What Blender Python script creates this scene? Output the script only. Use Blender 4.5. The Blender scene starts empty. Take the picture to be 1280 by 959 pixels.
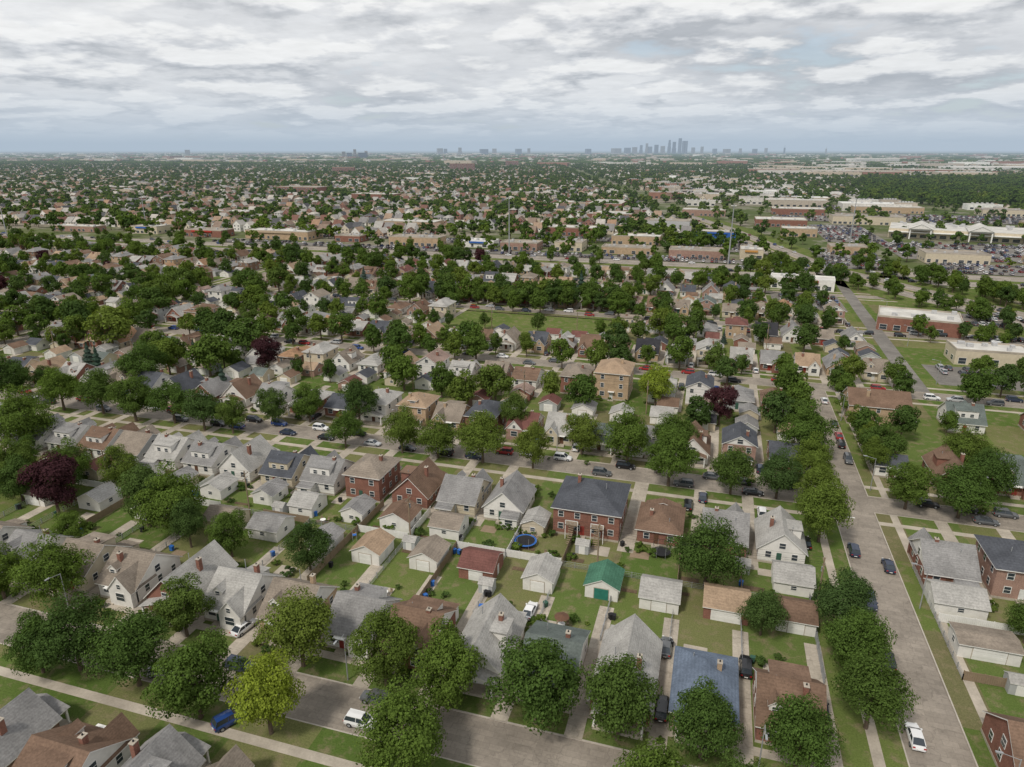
import bpy, math, random
import numpy as np
from mathutils import Vector
random.seed(7)
SC=bpy.context.scene
TH=math.radians(16.6); PITCH=math.radians(18.9); H=75.0
CT,ST=math.cos(TH),math.sin(TH)
root=SC.collection

# ---------------------------------------------------------------- materials
def nt(name):
    m=bpy.data.materials.new(name); m.use_nodes=True
    n=m.node_tree.nodes; b=n["Principled BSDF"]
    b.inputs["Specular IOR Level"].default_value=0.15
    return m,m.node_tree,b
def mixc(t,fac,a,b,mode='MIX'):
    m=t.nodes.new("ShaderNodeMix"); m.data_type='RGBA'; m.blend_type=mode
    for i,v in ((0,fac),(6,a),(7,b)):
        if isinstance(v,bpy.types.NodeSocket): t.links.new(v,m.inputs[i])
        elif i==0: m.inputs[0].default_value=v
        else: m.inputs[i].default_value=(*v,1) if len(v)==3 else v
    return m.outputs[2]
def math_(t,op,a,b=None,c=None,clamp=False):
    m=t.nodes.new("ShaderNodeMath"); m.operation=op; m.use_clamp=clamp
    for i,v in enumerate((a,b,c)):
        if v is None: continue
        if isinstance(v,bpy.types.NodeSocket): t.links.new(v,m.inputs[i])
        else: m.inputs[i].default_value=v
    return m.outputs[0]
def noise(t,vec,scale,detail=3,rough=.55):
    n=t.nodes.new("ShaderNodeTexNoise"); n.inputs["Scale"].default_value=scale
    n.inputs["Detail"].default_value=detail; n.inputs["Roughness"].default_value=rough
    if vec is not None: t.links.new(vec,n.inputs["Vector"])
    return n.outputs[0]
def mapr(t,v,a,b,c,d):
    m=t.nodes.new("ShaderNodeMapRange"); t.links.new(v,m.inputs[0])
    for i,x in enumerate((a,b,c,d)): m.inputs[i+1].default_value=x
    return m.outputs[0]
def geo(t): return t.nodes.new("ShaderNodeNewGeometry").outputs["Position"]
def ramp(t,fac,stops,const=False):
    r=t.nodes.new("ShaderNodeValToRGB"); t.links.new(fac,r.inputs[0])
    e=r.color_ramp.elements
    if const: r.color_ramp.interpolation='CONSTANT'
    e[0].position=stops[0][0]; e[0].color=(*stops[0][1],1)
    e[1].position=stops[1][0]; e[1].color=(*stops[1][1],1)
    for p,c in stops[2:]:
        x=e.new(p); x.color=(*c,1)
    return r.outputs[0]
def scl(c,k): return tuple(min(1,x*k) for x in c)

def mottled(name,col,s1=6,a1=.25,s2=.5,a2=.2,rough=.9,spec=.1,courses=0):
    m,t,b=nt(name); g=geo(t)
    n1=mapr(t,noise(t,g,s1,4,.7),.25,.75,1-a1,1+a1)
    n2=mapr(t,noise(t,g,s2,3),.3,.7,1-a2,1+a2)
    v=math_(t,'MULTIPLY',n1,n2)
    if courses:
        w=t.nodes.new("ShaderNodeTexWave"); w.bands_direction='Z'; w.inputs["Scale"].default_value=courses
        w.inputs["Distortion"].default_value=1.5
        t.links.new(g,w.inputs["Vector"])
        v=math_(t,'MULTIPLY',v,mapr(t,w.outputs[1],0,1,.93,1.04))
    c=mixc(t,1.0,col,v,'MULTIPLY')
    t.links.new(c,b.inputs["Base Color"]); b.inputs["Roughness"].default_value=rough
    b.inputs["Specular IOR Level"].default_value=spec
    return m
ROOF={k:mottled("shingles_"+k,c,3.0,.30,.3,.20,.92,.1,1.3) for k,c in dict(
 grey=(.22,.215,.21),lgrey=(.33,.32,.30),taupe=(.225,.19,.155),brown=(.16,.105,.075),dark=(.075,.08,.092),
 maroon=(.15,.07,.06),tan=(.31,.225,.155),greengrey=(.12,.14,.13),blue=(.125,.155,.205),green=(.06,.15,.10),
 black=(.038,.038,.043),orange=(.31,.19,.115),pink=(.27,.195,.165)).items()}
def brickmat(name,col):
    m,t,b=nt(name); g=geo(t)
    s=t.nodes.new("ShaderNodeVectorMath"); s.operation='MULTIPLY'; t.links.new(g,s.inputs[0]); s.inputs[1].default_value=(4,4,12)
    n1=mapr(t,noise(t,s.outputs[0],1.2,2,.6),.3,.7,.68,1.32)
    n2=mapr(t,noise(t,g,.6,3),.3,.7,.85,1.15)
    t.links.new(mixc(t,1.0,col,math_(t,'MULTIPLY',n1,n2),'MULTIPLY'),b.inputs["Base Color"]); b.inputs["Roughness"].default_value=.9
    return m
def sidingmat(name,col):
    m,t,b=nt(name); g=geo(t)
    w=t.nodes.new("ShaderNodeTexWave"); w.bands_direction='Z'; w.wave_profile='SAW'; w.inputs["Scale"].default_value=1.6
    t.links.new(g,w.inputs["Vector"])
    v=math_(t,'MULTIPLY',mapr(t,w.outputs[1],0,1,.92,1.02),mapr(t,noise(t,g,.8,4),.3,.7,.88,1.06))
    t.links.new(mixc(t,1.0,col,v,'MULTIPLY'),b.inputs["Base Color"]); b.inputs["Roughness"].default_value=.6
    return m
WALL=dict(white=sidingmat("siding_white",(.72,.70,.66)),cream=sidingmat("siding_cream",(.56,.49,.37)),
 greys=sidingmat("siding_grey",(.42,.43,.43)),red=brickmat("brick_red",(.225,.11,.082)),brownb=brickmat("brick_brown",(.20,.13,.095)),
 tanb=brickmat("brick_tan",(.41,.30,.20)),pinkb=brickmat("brick_pink",(.31,.20,.16)),blue=sidingmat("siding_blue",(.33,.40,.46)))
TRIM=mottled("trim_white",(.72,.71,.68),3,.05,.5,.08,.5)
GLASS,t_,b_=nt("window_glass"); b_.inputs["Base Color"].default_value=(.035,.045,.055,1); b_.inputs["Roughness"].default_value=.08; b_.inputs["Specular IOR Level"].default_value=.6
def flat(name,col,rough=.6,spec=.3,metal=0):
    m,t,b=nt(name); g=geo(t)
    v=mapr(t,noise(t,g,1.3,4),.3,.7,.88,1.1)
    t.links.new(mixc(t,1.0,col,v,'MULTIPLY'),b.inputs["Base Color"]); b.inputs["Roughness"].default_value=rough; b.inputs["Specular IOR Level"].default_value=spec; b.inputs["Metallic"].default_value=metal
    return m
DOORS=[flat("door_brown",(.12,.06,.035)),flat("door_white",(.6,.6,.58)),flat("door_green",(.04,.10,.07)),flat("door_red",(.25,.04,.03))]
GREENDOOR=flat("garage_door_green",(.03,.17,.13))
WOOD=flat("weathered_wood",(.24,.18,.12),.9); METAL=flat("galvanised_metal",(.34,.35,.36),.45,.5,.3)
DARKM=flat("dark_rubber",(.02,.02,.022),.8); BLUEP=flat("blue_pad",(.03,.13,.42),.5)
YELLOW=flat("yellow_plastic",(.75,.45,.04),.4); SOLAR=flat("solar_panel",(.012,.018,.05),.15,.7)
CONC=mottled("concrete_walk",(.39,.345,.285),3,.14,.25,.2)
CURB=mottled("concrete_curb",(.42,.38,.33),4,.12,.4,.14)
FLATROOF=mottled("membrane_roof",(.50,.485,.45),1.2,.08,.12,.24)
FLATROOFG=mottled("gravel_roof",(.28,.25,.215),1.5,.12,.1,.25)
HVAC=flat("hvac_unit",(.42,.42,.42))
SOIL=mottled("garden_soil",(.12,.085,.055),3,.3,.4,.2)

def road_mat(name,base):
    m,t,b=nt(name); g=geo(t)
    v=math_(t,'MULTIPLY',mapr(t,noise(t,g,2.5,5,.7),.25,.75,.84,1.16),mapr(t,noise(t,g,.12,4),.3,.7,.78,1.22))
    col=mixc(t,1.0,base,v,'MULTIPLY')
    vo=t.nodes.new("ShaderNodeTexVoronoi"); vo.feature='DISTANCE_TO_EDGE'; vo.inputs["Scale"].default_value=.16
    nz=t.nodes.new("ShaderNodeTexNoise"); nz.inputs["Scale"].default_value=.6; t.links.new(g,nz.inputs["Vector"])
    ad=t.nodes.new("ShaderNodeVectorMath"); ad.operation='MULTIPLY_ADD'; t.links.new(nz.outputs[1],ad.inputs[0]); ad.inputs[1].default_value=(3,3,3); t.links.new(g,ad.inputs[2])
    t.links.new(ad.outputs[0],vo.inputs["Vector"])
    cr=mapr(t,vo.outputs[0],.006,.018,.3,0)
    col=mixc(t,cr,col,scl(base,.45))
    bk=t.nodes.new("ShaderNodeTexBrick"); bk.inputs["Scale"].default_value=.25; bk.inputs["Mortar Size"].default_value=.006; bk.inputs["Color1"].default_value=(.86,.86,.86,1); bk.inputs["Color2"].default_value=(1.1,1.1,1.1,1); bk.inputs["Mortar"].default_value=(.7,.7,.7,1)
    t.links.new(g,bk.inputs["Vector"]); col=mixc(t,.8,col,bk.outputs[0],'MULTIPLY')
    t.links.new(col,b.inputs["Base Color"]); b.inputs["Roughness"].default_value=.85
    return m
ROAD=road_mat("street_concrete",(.265,.232,.195)); ASPH=road_mat("asphalt",(.185,.172,.155)); DRIVE=road_mat("driveway_concrete",(.39,.345,.285))
LINE_W=flat("road_paint_white",(.65,.65,.62),.7); LINE_Y=flat("road_paint_yellow",(.6,.42,.07),.7)

def lawnmat(name,lots=True):
    m,t,b=nt(name); g=geo(t)
    c=ramp(t,noise(t,g,.09,4,.6),[(.32,(.078,.118,.028)),(.68,(.13,.152,.050)),(.5,(.102,.138,.038))])
    if lots:
        a=t.nodes.new("ShaderNodeVectorMath"); a.operation='SUBTRACT'; t.links.new(g,a.inputs[0]); a.inputs[1].default_value=(9.7,67,-500)
        d=t.nodes.new("ShaderNodeVectorMath"); d.operation='DIVIDE'; t.links.new(a.outputs[0],d.inputs[0]); d.inputs[1].default_value=(11.1,21,2000)
        fl=t.nodes.new("ShaderNodeVectorMath"); fl.operation='FLOOR'; t.links.new(d.outputs[0],fl.inputs[0])
        wn=t.nodes.new("ShaderNodeTexWhiteNoise"); wn.noise_dimensions='3D'; t.links.new(fl.outputs[0],wn.inputs["Vector"])
        lot=ramp(t,wn.outputs[0],[(0,(.075,.12,.028)),(.25,(.10,.14,.04)),(.5,(.12,.15,.045)),(.7,(.17,.16,.075)),(.88,(.16,.13,.08))],True)
        c=mixc(t,.62,c,lot)
    c=mixc(t,mapr(t,noise(t,g,.4,5,.65),.50,.66,0,.8),c,(.20,.165,.10))
    c=mixc(t,1.0,c,mapr(t,noise(t,g,4,4,.8),.25,.75,.58,1.40),'MULTIPLY')
    t.links.new(c,b.inputs["Base Color"]); b.inputs["Roughness"].default_value=1; b.inputs["Specular IOR Level"].default_value=0
    return m
LAWN=lawnmat("lawn_grass"); FIELD=lawnmat("field_grass",False)
m,t,b=nt("ground_terrain"); g=geo(t)
c=ramp(t,noise(t,g,.006,6,.7),[(.35,(.065,.095,.032)),(.62,(.22,.195,.155)),(.49,(.10,.12,.052))])
c=mixc(t,mapr(t,noise(t,g,.02,5,.7),.53,.58,0,.65),c,(.26,.235,.20))
t.links.new(c,b.inputs["Base Color"]); b.inputs["Roughness"].default_value=1; b.inputs["Specular IOR Level"].default_value=0
GROUND=m

def leafmat(name,stops):
    m=bpy.data.materials.new(name); m.use_nodes=True; t=m.node_tree; t.nodes.clear()
    oi=t.nodes.new("ShaderNodeObjectInfo"); g=geo(t)
    c=ramp(t,oi.outputs["Random"],stops)
    v=math_(t,'MULTIPLY',mapr(t,noise(t,g,.9,3,.7),.3,.7,.58,1.45),mapr(t,noise(t,g,5,2,.7),.3,.7,.70,1.36))
    c=mixc(t,1.0,c,v,'MULTIPLY')
    d=t.nodes.new("ShaderNodeBsdfDiffuse"); tr=t.nodes.new("ShaderNodeBsdfTranslucent")
    t.links.new(c,d.inputs[0]); t.links.new(mixc(t,1.0,c,(1.45,1.4,.6),'MULTIPLY'),tr.inputs[0])
    mx=t.nodes.new("ShaderNodeMixShader"); mx.inputs[0].default_value=.28
    t.links.new(d.outputs[0],mx.inputs[1]); t.links.new(tr.outputs[0],mx.inputs[2])
    o=t.nodes.new("ShaderNodeOutputMaterial"); t.links.new(mx.outputs[0],o.inputs[0])
    return m
LEAF=leafmat("foliage_green",[(0,(.080,.128,.028)),(1,(.125,.165,.034)),(.15,(.098,.148,.030)),(.3,(.052,.088,.026)),(.45,(.072,.120,.028)),(.6,(.108,.152,.031)),(.75,(.060,.100,.032)),(.9,(.088,.138,.027))])
LEAFY=leafmat("foliage_lime",[(0,(.18,.235,.035)),(1,(.20,.25,.035))])
LEAFP=leafmat("foliage_plum",[(0,(.055,.025,.03)),(1,(.07,.03,.035))])
LEAFS=leafmat("foliage_spruce",[(0,(.06,.10,.075)),(1,(.085,.12,.10))])
BARK=mottled("bark",(.13,.10,.075),5,.3,.8,.1)

def instmat(name,stops,mul,add=0):
    m,t,b=nt(name); oi=t.nodes.new("ShaderNodeObjectInfo")
    f=math_(t,'FRACT',math_(t,'MULTIPLY_ADD',oi.outputs["Random"],mul,add))
    c=ramp(t,f,stops,True)
    c=mixc(t,1.0,c,mapr(t,noise(t,geo(t),.4,3),.3,.7,.85,1.15),'MULTIPLY')
    t.links.new(c,b.inputs["Base Color"]); b.inputs["Roughness"].default_value=.9
    return m
IROOF=instmat("distant_roof",[(0,(.21,.20,.195)),(.18,(.33,.315,.29)),(.34,(.30,.215,.155)),(.44,(.22,.165,.13)),(.56,(.15,.105,.08)),(.66,(.085,.085,.09)),(.75,(.30,.195,.13)),(.83,(.17,.09,.07)),(.91,(.42,.39,.35))],1)
IWALL=instmat("distant_wall",[(0,(.70,.68,.64)),(.25,(.56,.50,.40)),(.42,(.26,.14,.11)),(.65,(.37,.26,.19)),(.82,(.45,.45,.43))],7.3)
IBIG=instmat("distant_commercial",[(0,(.55,.53,.49)),(.2,(.42,.37,.31)),(.45,(.28,.15,.11)),(.65,(.48,.41,.32)),(.9,(.70,.70,.67))],5.1)
IBIGR=instmat("distant_flat_roof",[(0,(.45,.43,.39)),(.25,(.30,.27,.24)),(.5,(.60,.59,.56)),(.7,(.38,.34,.29)),(.85,(.20,.19,.18))],3.7)

# ---------------------------------------------------------------- mesh builder
class MB:
    def __init__(s): s.v=[];s.f=[];s.m=[];s.mats=[]
    def mi(s,mat):
        if mat not in s.mats: s.mats.append(mat)
        return s.mats.index(mat)
    def poly(s,pts,mat):
        n=len(s.v); s.v+=pts; s.f.append(tuple(range(n,n+len(pts)))); s.m.append(s.mi(mat))
    def box(s,x0,x1,y0,y1,z0,z1,mat,bottom=False):
        a=[(x0,y0),(x1,y0),(x1,y1),(x0,y1)]
        for i in range(4):
            p,q=a[i],a[(i+1)%4]
            s.poly([(p[0],p[1],z0),(q[0],q[1],z0),(q[0],q[1],z1),(p[0],p[1],z1)],mat)
        s.poly([(*p,z1) for p in a],mat)
        if bottom: s.poly([(*p,z0) for p in a[::-1]],mat)
    def cyl(s,x,y,z0,z1,r0,r1,mat,n=8,cap=True):
        for i in range(n):
            a=2*math.pi*i/n;c=2*math.pi*(i+1)/n
            s.poly([(x+r0*math.cos(a),y+r0*math.sin(a),z0),(x+r0*math.cos(c),y+r0*math.sin(c),z0),(x+r1*math.cos(c),y+r1*math.sin(c),z1),(x+r1*math.cos(a),y+r1*math.sin(a),z1)],mat)
        if cap: s.poly([(x+r1*math.cos(2*math.pi*i/n),y+r1*math.sin(2*math.pi*i/n),z1) for i in range(n)],mat)
    def tube(s,p,q,r0,r1,mat,n=6):
        p=Vector(p);q=Vector(q);d=(q-p).normalized();u=d.orthogonal().normalized();w=d.cross(u)
        for i in range(n):
            a=2*math.pi*i/n;c=2*math.pi*(i+1)/n
            A=u*math.cos(a)+w*math.sin(a);C=u*math.cos(c)+w*math.sin(c)
            s.poly([tuple(p+A*r0),tuple(p+C*r0),tuple(q+C*r1),tuple(q+A*r1)],mat)
    def mesh(s,name):
        me=bpy.data.meshes.new(name); me.from_pydata(s.v,[],s.f)
        for m in s.mats: me.materials.append(m)
        me.polygons.foreach_set("material_index",s.m); me.update(); return me
    def obj(s,name,loc=(0,0,0),rot=0,parent=None,coll=None):
        if not s.f: return None
        o=bpy.data.objects.new(name,s.mesh(name)); (coll or root).objects.link(o)
        o.location=loc; o.rotation_euler=(0,0,rot)
        if parent: o.parent=parent
        return o
def place(name,me,loc,rot=0,sc=1):
    o=bpy.data.objects.new(name,me); root.objects.link(o); o.location=loc; o.rotation_euler=(0,0,rot)
    o.scale=(sc,sc,sc) if not isinstance(sc,tuple) else sc
    return o

def vis(s,t,mg=20):
    X=s*CT+t*ST; Y=-s*ST+t*CT; d=Y*.946+24.3
    if Y<45: return False
    return abs(X)<.78*d+mg

# ---------------------------------------------------------------- houses
def gable(mb,x0,x1,y0,y1,ze,zr,axis,mat,ov=.45,th=.16,wall=None,wx=None):
    if axis=='x':
        tr=lambda a,b,z:(a,b,z); a0,a1,b0,b1=x0,x1,y0,y1
    else:
        tr=lambda a,b,z:(b,a,z); a0,a1,b0,b1=y0,y1,x0,x1
    hb=(b1-b0)/2; bm=(b0+b1)/2; sl=(zr-ze)/hb; ed=ze-ov*sl
    A0,A1=a0-ov*.7,a1+ov*.7
    for sg in (-1,1):
        be=bm+sg*(hb+ov)
        mb.poly([tr(A0,be,ed+th),tr(A1,be,ed+th),tr(A1,bm,zr+th),tr(A0,bm,zr+th)],mat)
        mb.poly([tr(A0,be,ed),tr(A1,be,ed),tr(A1,bm,zr),tr(A0,bm,zr)],TRIM)
        mb.poly([tr(A0,be,ed),tr(A1,be,ed),tr(A1,be,ed+th),tr(A0,be,ed+th)],TRIM)
        for A in (A0,A1):
            mb.poly([tr(A,be,ed),tr(A,bm,zr),tr(A,bm,zr+th),tr(A,be,ed+th)],TRIM)
    mb.poly([tr(A0,bm-.14,zr+th+.0-.14*sl+.02),tr(A1,bm-.14,zr+th-.14*sl+.02),tr(A1,bm,zr+th+.03),tr(A0,bm,zr+th+.03)],mat)
    mb.poly([tr(A0,bm+.14,zr+th-.14*sl+.02),tr(A1,bm+.14,zr+th-.14*sl+.02),tr(A1,bm,zr+th+.03),tr(A0,bm,zr+th+.03)],mat)
    if wall:
        for a in (a0,a1): wx.poly([tr(a,b0,ze),tr(a,b1,ze),tr(a,bm,zr-.02)],wall)
def hip(mb,x0,x1,y0,y1,ze,zr,mat,ov=.5,th=.16):
    x0-=ov;x1+=ov;y0-=ov;y1+=ov; w=x1-x0;d=y1-y0
    if w>=d: r0=(x0+d/2,(y0+y1)/2);r1=(x1-d/2-.01,(y0+y1)/2)
    else: r0=((x0+x1)/2,y0+w/2);r1=((x0+x1)/2,y1-w/2)
    P=lambda p,z:(p[0],p[1],z)
    a,b,c,e=(x0,y0),(x1,y0),(x1,y1),(x0,y1)
    z=ze+th
    if w>=d: fs=[[a,b,r1,r0],[b,c,r1],[c,e,r0,r1],[e,a,r0]]
    else: fs=[[a,b,r0],[b,c,r1,r0],[c,e,r1],[e,a,r0,r1]]
    for f in fs: mb.poly([P(p,zr+th if p in (r0,r1) else z) for p in f],mat)
    mb.poly([P(p,ze) for p in (a,b,c,e)],TRIM)
    for p,q in ((a,b),(b,c),(c,e),(e,a)): mb.poly([P(p,ze),P(q,ze),P(q,z),P(p,z)],TRIM)
def win(mb,side,pos,c,z,w,h,frame=None):
    frame=frame or TRIM
    for (dw,dz,o,mt) in ((.1,.1,.05,frame),(0,0,.07,GLASS)):
        a0,a1=c-w/2-dw,c+w/2+dw; z0,z1=z-h/2-dz,z+h/2+dz
        if side=='f': mb.box(a0,a1,pos-o,pos+.02,z0,z1,mt)
        elif side=='b': mb.box(a0,a1,pos-.02,pos+o,z0,z1,mt)
        elif side=='l': mb.box(pos-o,pos+.02,a0,a1,z0,z1,mt)
        else: mb.box(pos-.02,pos+o,a0,a1,z0,z1,mt)
    if side in 'fb':
        y=pos-.09 if side=='f' else pos+.09
        mb.box(c-w/2,c+w/2,min(pos,y),max(pos,y),z-.03,z+.03,frame)
    else:
        x=pos-.09 if side=='l' else pos+.09
        mb.box(min(pos,x),max(pos,x),c-w/2,c+w/2,z-.03,z+.03,frame)
def house(name,s,t,face,style,roof,wall,w=8.0,d=12.0,st=1,hero=False,R=None,gw=None,solar=False,porch=True):
    R=R or random; roofm=ROOF[roof]; wm=WALL[wall]; gwm=WALL[gw] if gw else wm
    P={k:MB() for k in ('walls','roof','windows','door','chimney','porch')}
    if not hero:
        one=MB(); P={k:one for k in P}
    x0,x1,y0,y1=-w/2,w/2,-d/2,d/2
    fz=.45; hs=2.75; ze=fz+hs*st
    P['walls'].box(x0-.04,x1+.04,y0-.04,y1+.04,-.1,fz,CONC)
    P['walls'].box(x0,x1,y0,y1,fz,ze,wm)
    pit=R.uniform(.82,1.0) if st==1 else R.uniform(.5,.62)
    if style=='g':
        zr=ze+w/2*pit
        gable(P['roof'],x0,x1,y0,y1,ze,zr,'y',roofm,wall=gwm,wx=P['walls'])
        win(P['windows'],'f',y0,0,ze+.9,1.3,1.1); win(P['windows'],'b',y1,0,ze+.9,1.1,1.1)
        if R.random()<.45 and st==1:
            sx=R.choice((-1,1)); xa,xb=(sx*.6,sx*(w/2-.7)); xa,xb=min(xa,xb),max(xa,xb)
            P['walls'].box(xa,xb,-1.6,1.8,ze-.1,zr-.75,gwm)
            P['roof'].box(xa-.25,xb+.25,-1.85,2.05,zr-.75,zr-.6,roofm,True)
    elif style=='c':
        zr=ze+d/2*pit*.72
        gable(P['roof'],x0,x1,y0,y1,ze,zr,'x',roofm,wall=gwm,wx=P['walls'])
        win(P['windows'],'l',x0,0,ze+1.0,1.1,1.2); win(P['windows'],'r',x1,0,ze+1.0,1.1,1.2)
        gx=R.choice((-1,1)); gw_=w*R.uniform(.42,.58); xa=gx*(w/2)-(gw_ if gx>0 else 0); xb=xa+gw_
        yf=y0-1.1
        P['walls'].box(xa,xb,yf,y0+.3,-.05,ze,wm)
        zg=min(zr-.5,ze+gw_/2*1.15)
        gable(P['roof'],xa,xb,yf,-.8,ze,zg,'y',roofm,.3,wall=gwm,wx=P['walls'])
        win(P['windows'],'f',yf,(xa+xb)/2,ze-1.3,1.7,1.4)
        win(P['windows'],'f',yf,(xa+xb)/2,ze+.75,.7,.8)
        if R.random()<.6 and st==1:
            P['walls'].box(-w*.3,w*.3,1.2,y1-1.3,ze,zr-.7,gwm)
            P['roof'].poly([(-w*.3-.25,.6,zr-.25),(w*.3+.25,.6,zr-.25),(w*.3+.25,y1-1.0,zr-.72),(-w*.3-.25,y1-1.0,zr-.72)],roofm)
            win(P['windows'],'b',y1-1.3,-1.1,ze+.9*(zr-.7-ze)*.62,.9,.9); win(P['windows'],'b',y1-1.3,1.1,ze+.9*(zr-.7-ze)*.62,.9,.9)
        if R.random()<.5 and st==1:
            xm=-gx*w*.24
            P['walls'].box(xm-.8,xm+.8,y0+1.5,-.4,ze+.6,ze+2.0,gwm)
            gable(P['roof'],xm-.8,xm+.8,y0+1.5,-.3,ze+2.0,ze+2.7,'y',roofm,.2,wall=gwm,wx=P['walls'])
            win(P['windows'],'f',y0+1.5,xm,ze+1.45,.8,.8)
    elif style=='s':
        zr=ze+d/2*.42
        gable(P['roof'],x0,x1,y0,y1,ze,zr,'x',roofm,wall=gwm,wx=P['walls'])
    else:
        zr=ze+min(w,d)/2*.55
        hip(P['roof'],x0,x1,y0,y1,ze,zr,roofm)
        if style=='hd':
            P['walls'].box(-1.2,1.2,y0+.8,0,ze,ze+1.5,wm); hip(P['roof'],-1.2,1.2,y0+.8,.8,ze+1.5,ze+2.1,roofm,.3)
            win(P['windows'],'f',y0+.8,0,ze+.95,1.4,.7)
    if R.random()<.35 and style in 'gc' and st==1 and w<9:
        sx=R.choice((-1,1)); xa=min(sx*.3,sx*(w/2-.4)); xb=max(sx*.3,sx*(w/2-.4))
        P['walls'].box(xa,xb,y1-.02,y1+2.4,-.05,2.5,gwm)
        P['roof'].poly([(xa-.2,y1,3.05),(xb+.2,y1,3.05),(xb+.2,y1+2.7,2.5),(xa-.2,y1+2.7,2.5)],roofm)
        P['roof'].poly([(xa-.2,y1+2.7,2.36),(xb+.2,y1+2.7,2.36),(xb+.2,y1+2.7,2.5),(xa-.2,y1+2.7,2.5)],TRIM)
        win(P['windows'],'b',y1+2.4,(xa+xb)/2,1.5,1.6,1.1)
    for k in range(st):
        zc=fz+hs*k+1.55
        xs=[-w*.28,w*.28] if w<11 else [-w*.38,-w*.13,w*.13,w*.38]
        for x in xs:
            if not(style=='c' and k==0 and x*gx>0): win(P['windows'],'f',y0,x,zc,1.4 if k==0 else 1.0,1.3)
            win(P['windows'],'b',y1,x,zc,1.0,1.2)
        for y in ([-d*.3,0,d*.3] if hero else [-d*.25,d*.25]):
            win(P['windows'],'l',x0,y+R.uniform(-.4,.4),zc,.9,1.2); win(P['windows'],'r',x1,y+R.uniform(-.4,.4),zc,.9,1.2)
    dx=0 if style!='c' else -gx*w*.12
    dm=R.choice(DOORS)
    P['door'].box(dx-.5,dx+.5,y0-.06,y0+.02,fz,fz+2.1,dm)
    P['door'].box(w*.05-.45,w*.05+.45,y1-.02,y1+.06,fz,fz+2.05,R.choice(DOORS))
    P['porch'].box(w*.05-.8,w*.05+.8,y1+.05,y1+1.2,-.05,fz-.05,CONC)
    if name=="brick_apartment_building":
        for x in (-2.6,2.6):
            P['porch'].box(x-1.3,x+1.3,y1+.05,y1+1.6,fz+2.75,fz+2.9,WOOD,True)
            for q in (-1.25,1.25): P['porch'].box(x+q-.06,x+q+.06,y1+1.48,y1+1.6,0,fz+3.9,TRIM)
            P['porch'].box(x-1.3,x+1.3,y1+1.5,y1+1.56,fz+3.8,fz+3.9,TRIM,True)
            for q in range(9): P['porch'].box(x-1.15+q*.27,x-1.12+q*.27,y1+1.51,y1+1.55,fz+2.9,fz+3.8,TRIM)
            for q in range(9): P['porch'].box(x-.5,x+.5,y1+1.65+q*.28,y1+1.95+q*.28,fz+2.6-q*.32,fz+2.66-q*.32,WOOD,True)
    if porch and style in('g','h','hd') :
        pw=w*.42
        P['porch'].box(-pw,pw,y0-2.1,y0-.045,-.05,fz-.03,CONC)
        for x in (-pw+.2,pw-.2): P['porch'].box(x-.13,x+.13,y0-2.0,y0-1.74,fz-.03,fz+2.35,TRIM)
        gable(P['porch'],-pw,pw,y0-2.1,y0+.1,fz+2.4,fz+3.5,'y',roofm,.25,.12,wall=gwm,wx=P['porch'])
    else:
        P['porch'].box(dx-.9,dx+.9,y0-1.0,y0-.045,-.05,fz-.05,CONC)
        P['porch'].box(dx-.9,dx+.9,y0-1.35,y0-1.0,-.05,fz-.25,CONC)
        P['porch'].box(dx-1.0,dx+1.0,y0-1.0,y0+.02,fz+2.35,fz+2.47,TRIM,True)
    cx=R.choice((-1,1))*w*.22; cy=R.uniform(-.2,.2)*d
    P['chimney'].box(cx-.32,cx+.32,cy-.4,cy+.4,ze,zr+.4,WALL['red'] if wall!='tanb' else WALL['tanb'])
    P['chimney'].box(cx-.38,cx+.38,cy-.46,cy+.46,zr+.4,zr+.5,CONC,True)
    P['chimney'].cyl(cx,cy,zr+.5,zr+.75,.12,.1,DARKM,6)
    P['chimney'].cyl(-cx,cy+1.6,ze+.5,zr-.1 if style!='c' else zr-.2,.07,.07,METAL,6)
    if solar:
        sl=(zr-ze)/(w/2)
        for i in range(4):
            for j in range(2):
                xa=.5+j*1.3; ya=-2.6+i*1.75; f=lambda x:zr-x*sl+.28
                P['roof'].poly([(xa,ya,f(xa)),(xa+1.2,ya,f(xa+1.2)),(xa+1.2,ya+1.65,f(xa+1.2)),(xa,ya+1.65,f(xa))],SOLAR)
    rot={'N':0,'S':math.pi,'W':-math.pi/2,'E':math.pi/2}[face]
    if hero:
        e=bpy.data.objects.new(name,None); root.objects.link(e); e.location=(s,t,0); e.rotation_euler=(0,0,rot)
        for k,mb in P.items(): mb.obj(k,parent=e)
    else: P['walls'].obj(name,(s,t,0),rot)
def hname(wall,st):
    if wall in('red','brownb','tanb','pinkb'): return "brick_house"
    return "clapboard_house"
def garage(s,t,face,roof,wall,w=5.6,d=6.4,axis='y',door=None,pitch=.5):
    mb=MB(); x0,x1,y0,y1=-w/2,w/2,-d/2,d/2; ze=2.5
    mb.box(x0,x1,y0,y1,-.05,ze,WALL[wall])
    span=(w if axis=='y' else d)/2
    gable(mb,x0,x1,y0,y1,ze,ze+span*pitch,axis,ROOF[roof],.35,.14,wall=WALL[wall],wx=mb)
    dw=2.5 if w<7 else 4.6; dm=door or TRIM
    mb.box(-dw/2-.12,dw/2+.12,y0-.03,y0+.02,-.02,2.32,TRIM if wall!='white' else CONC)
    for k in range(4): mb.box(-dw/2,dw/2,y0-.06-.03*(k%2),y0+.02,.02+.54*k,.54*(k+1),dm)
    mb.box(x1-.02,x1+.05,-.5,.4,0,2.05,DOORS[1]); win(mb,'l',x0,0,1.5,.9,.8); win(mb,'b',y1,0,1.5,.9,.7)
    mb.obj("garage",(s,t,0),{'N':0,'S':math.pi}[face])

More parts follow.
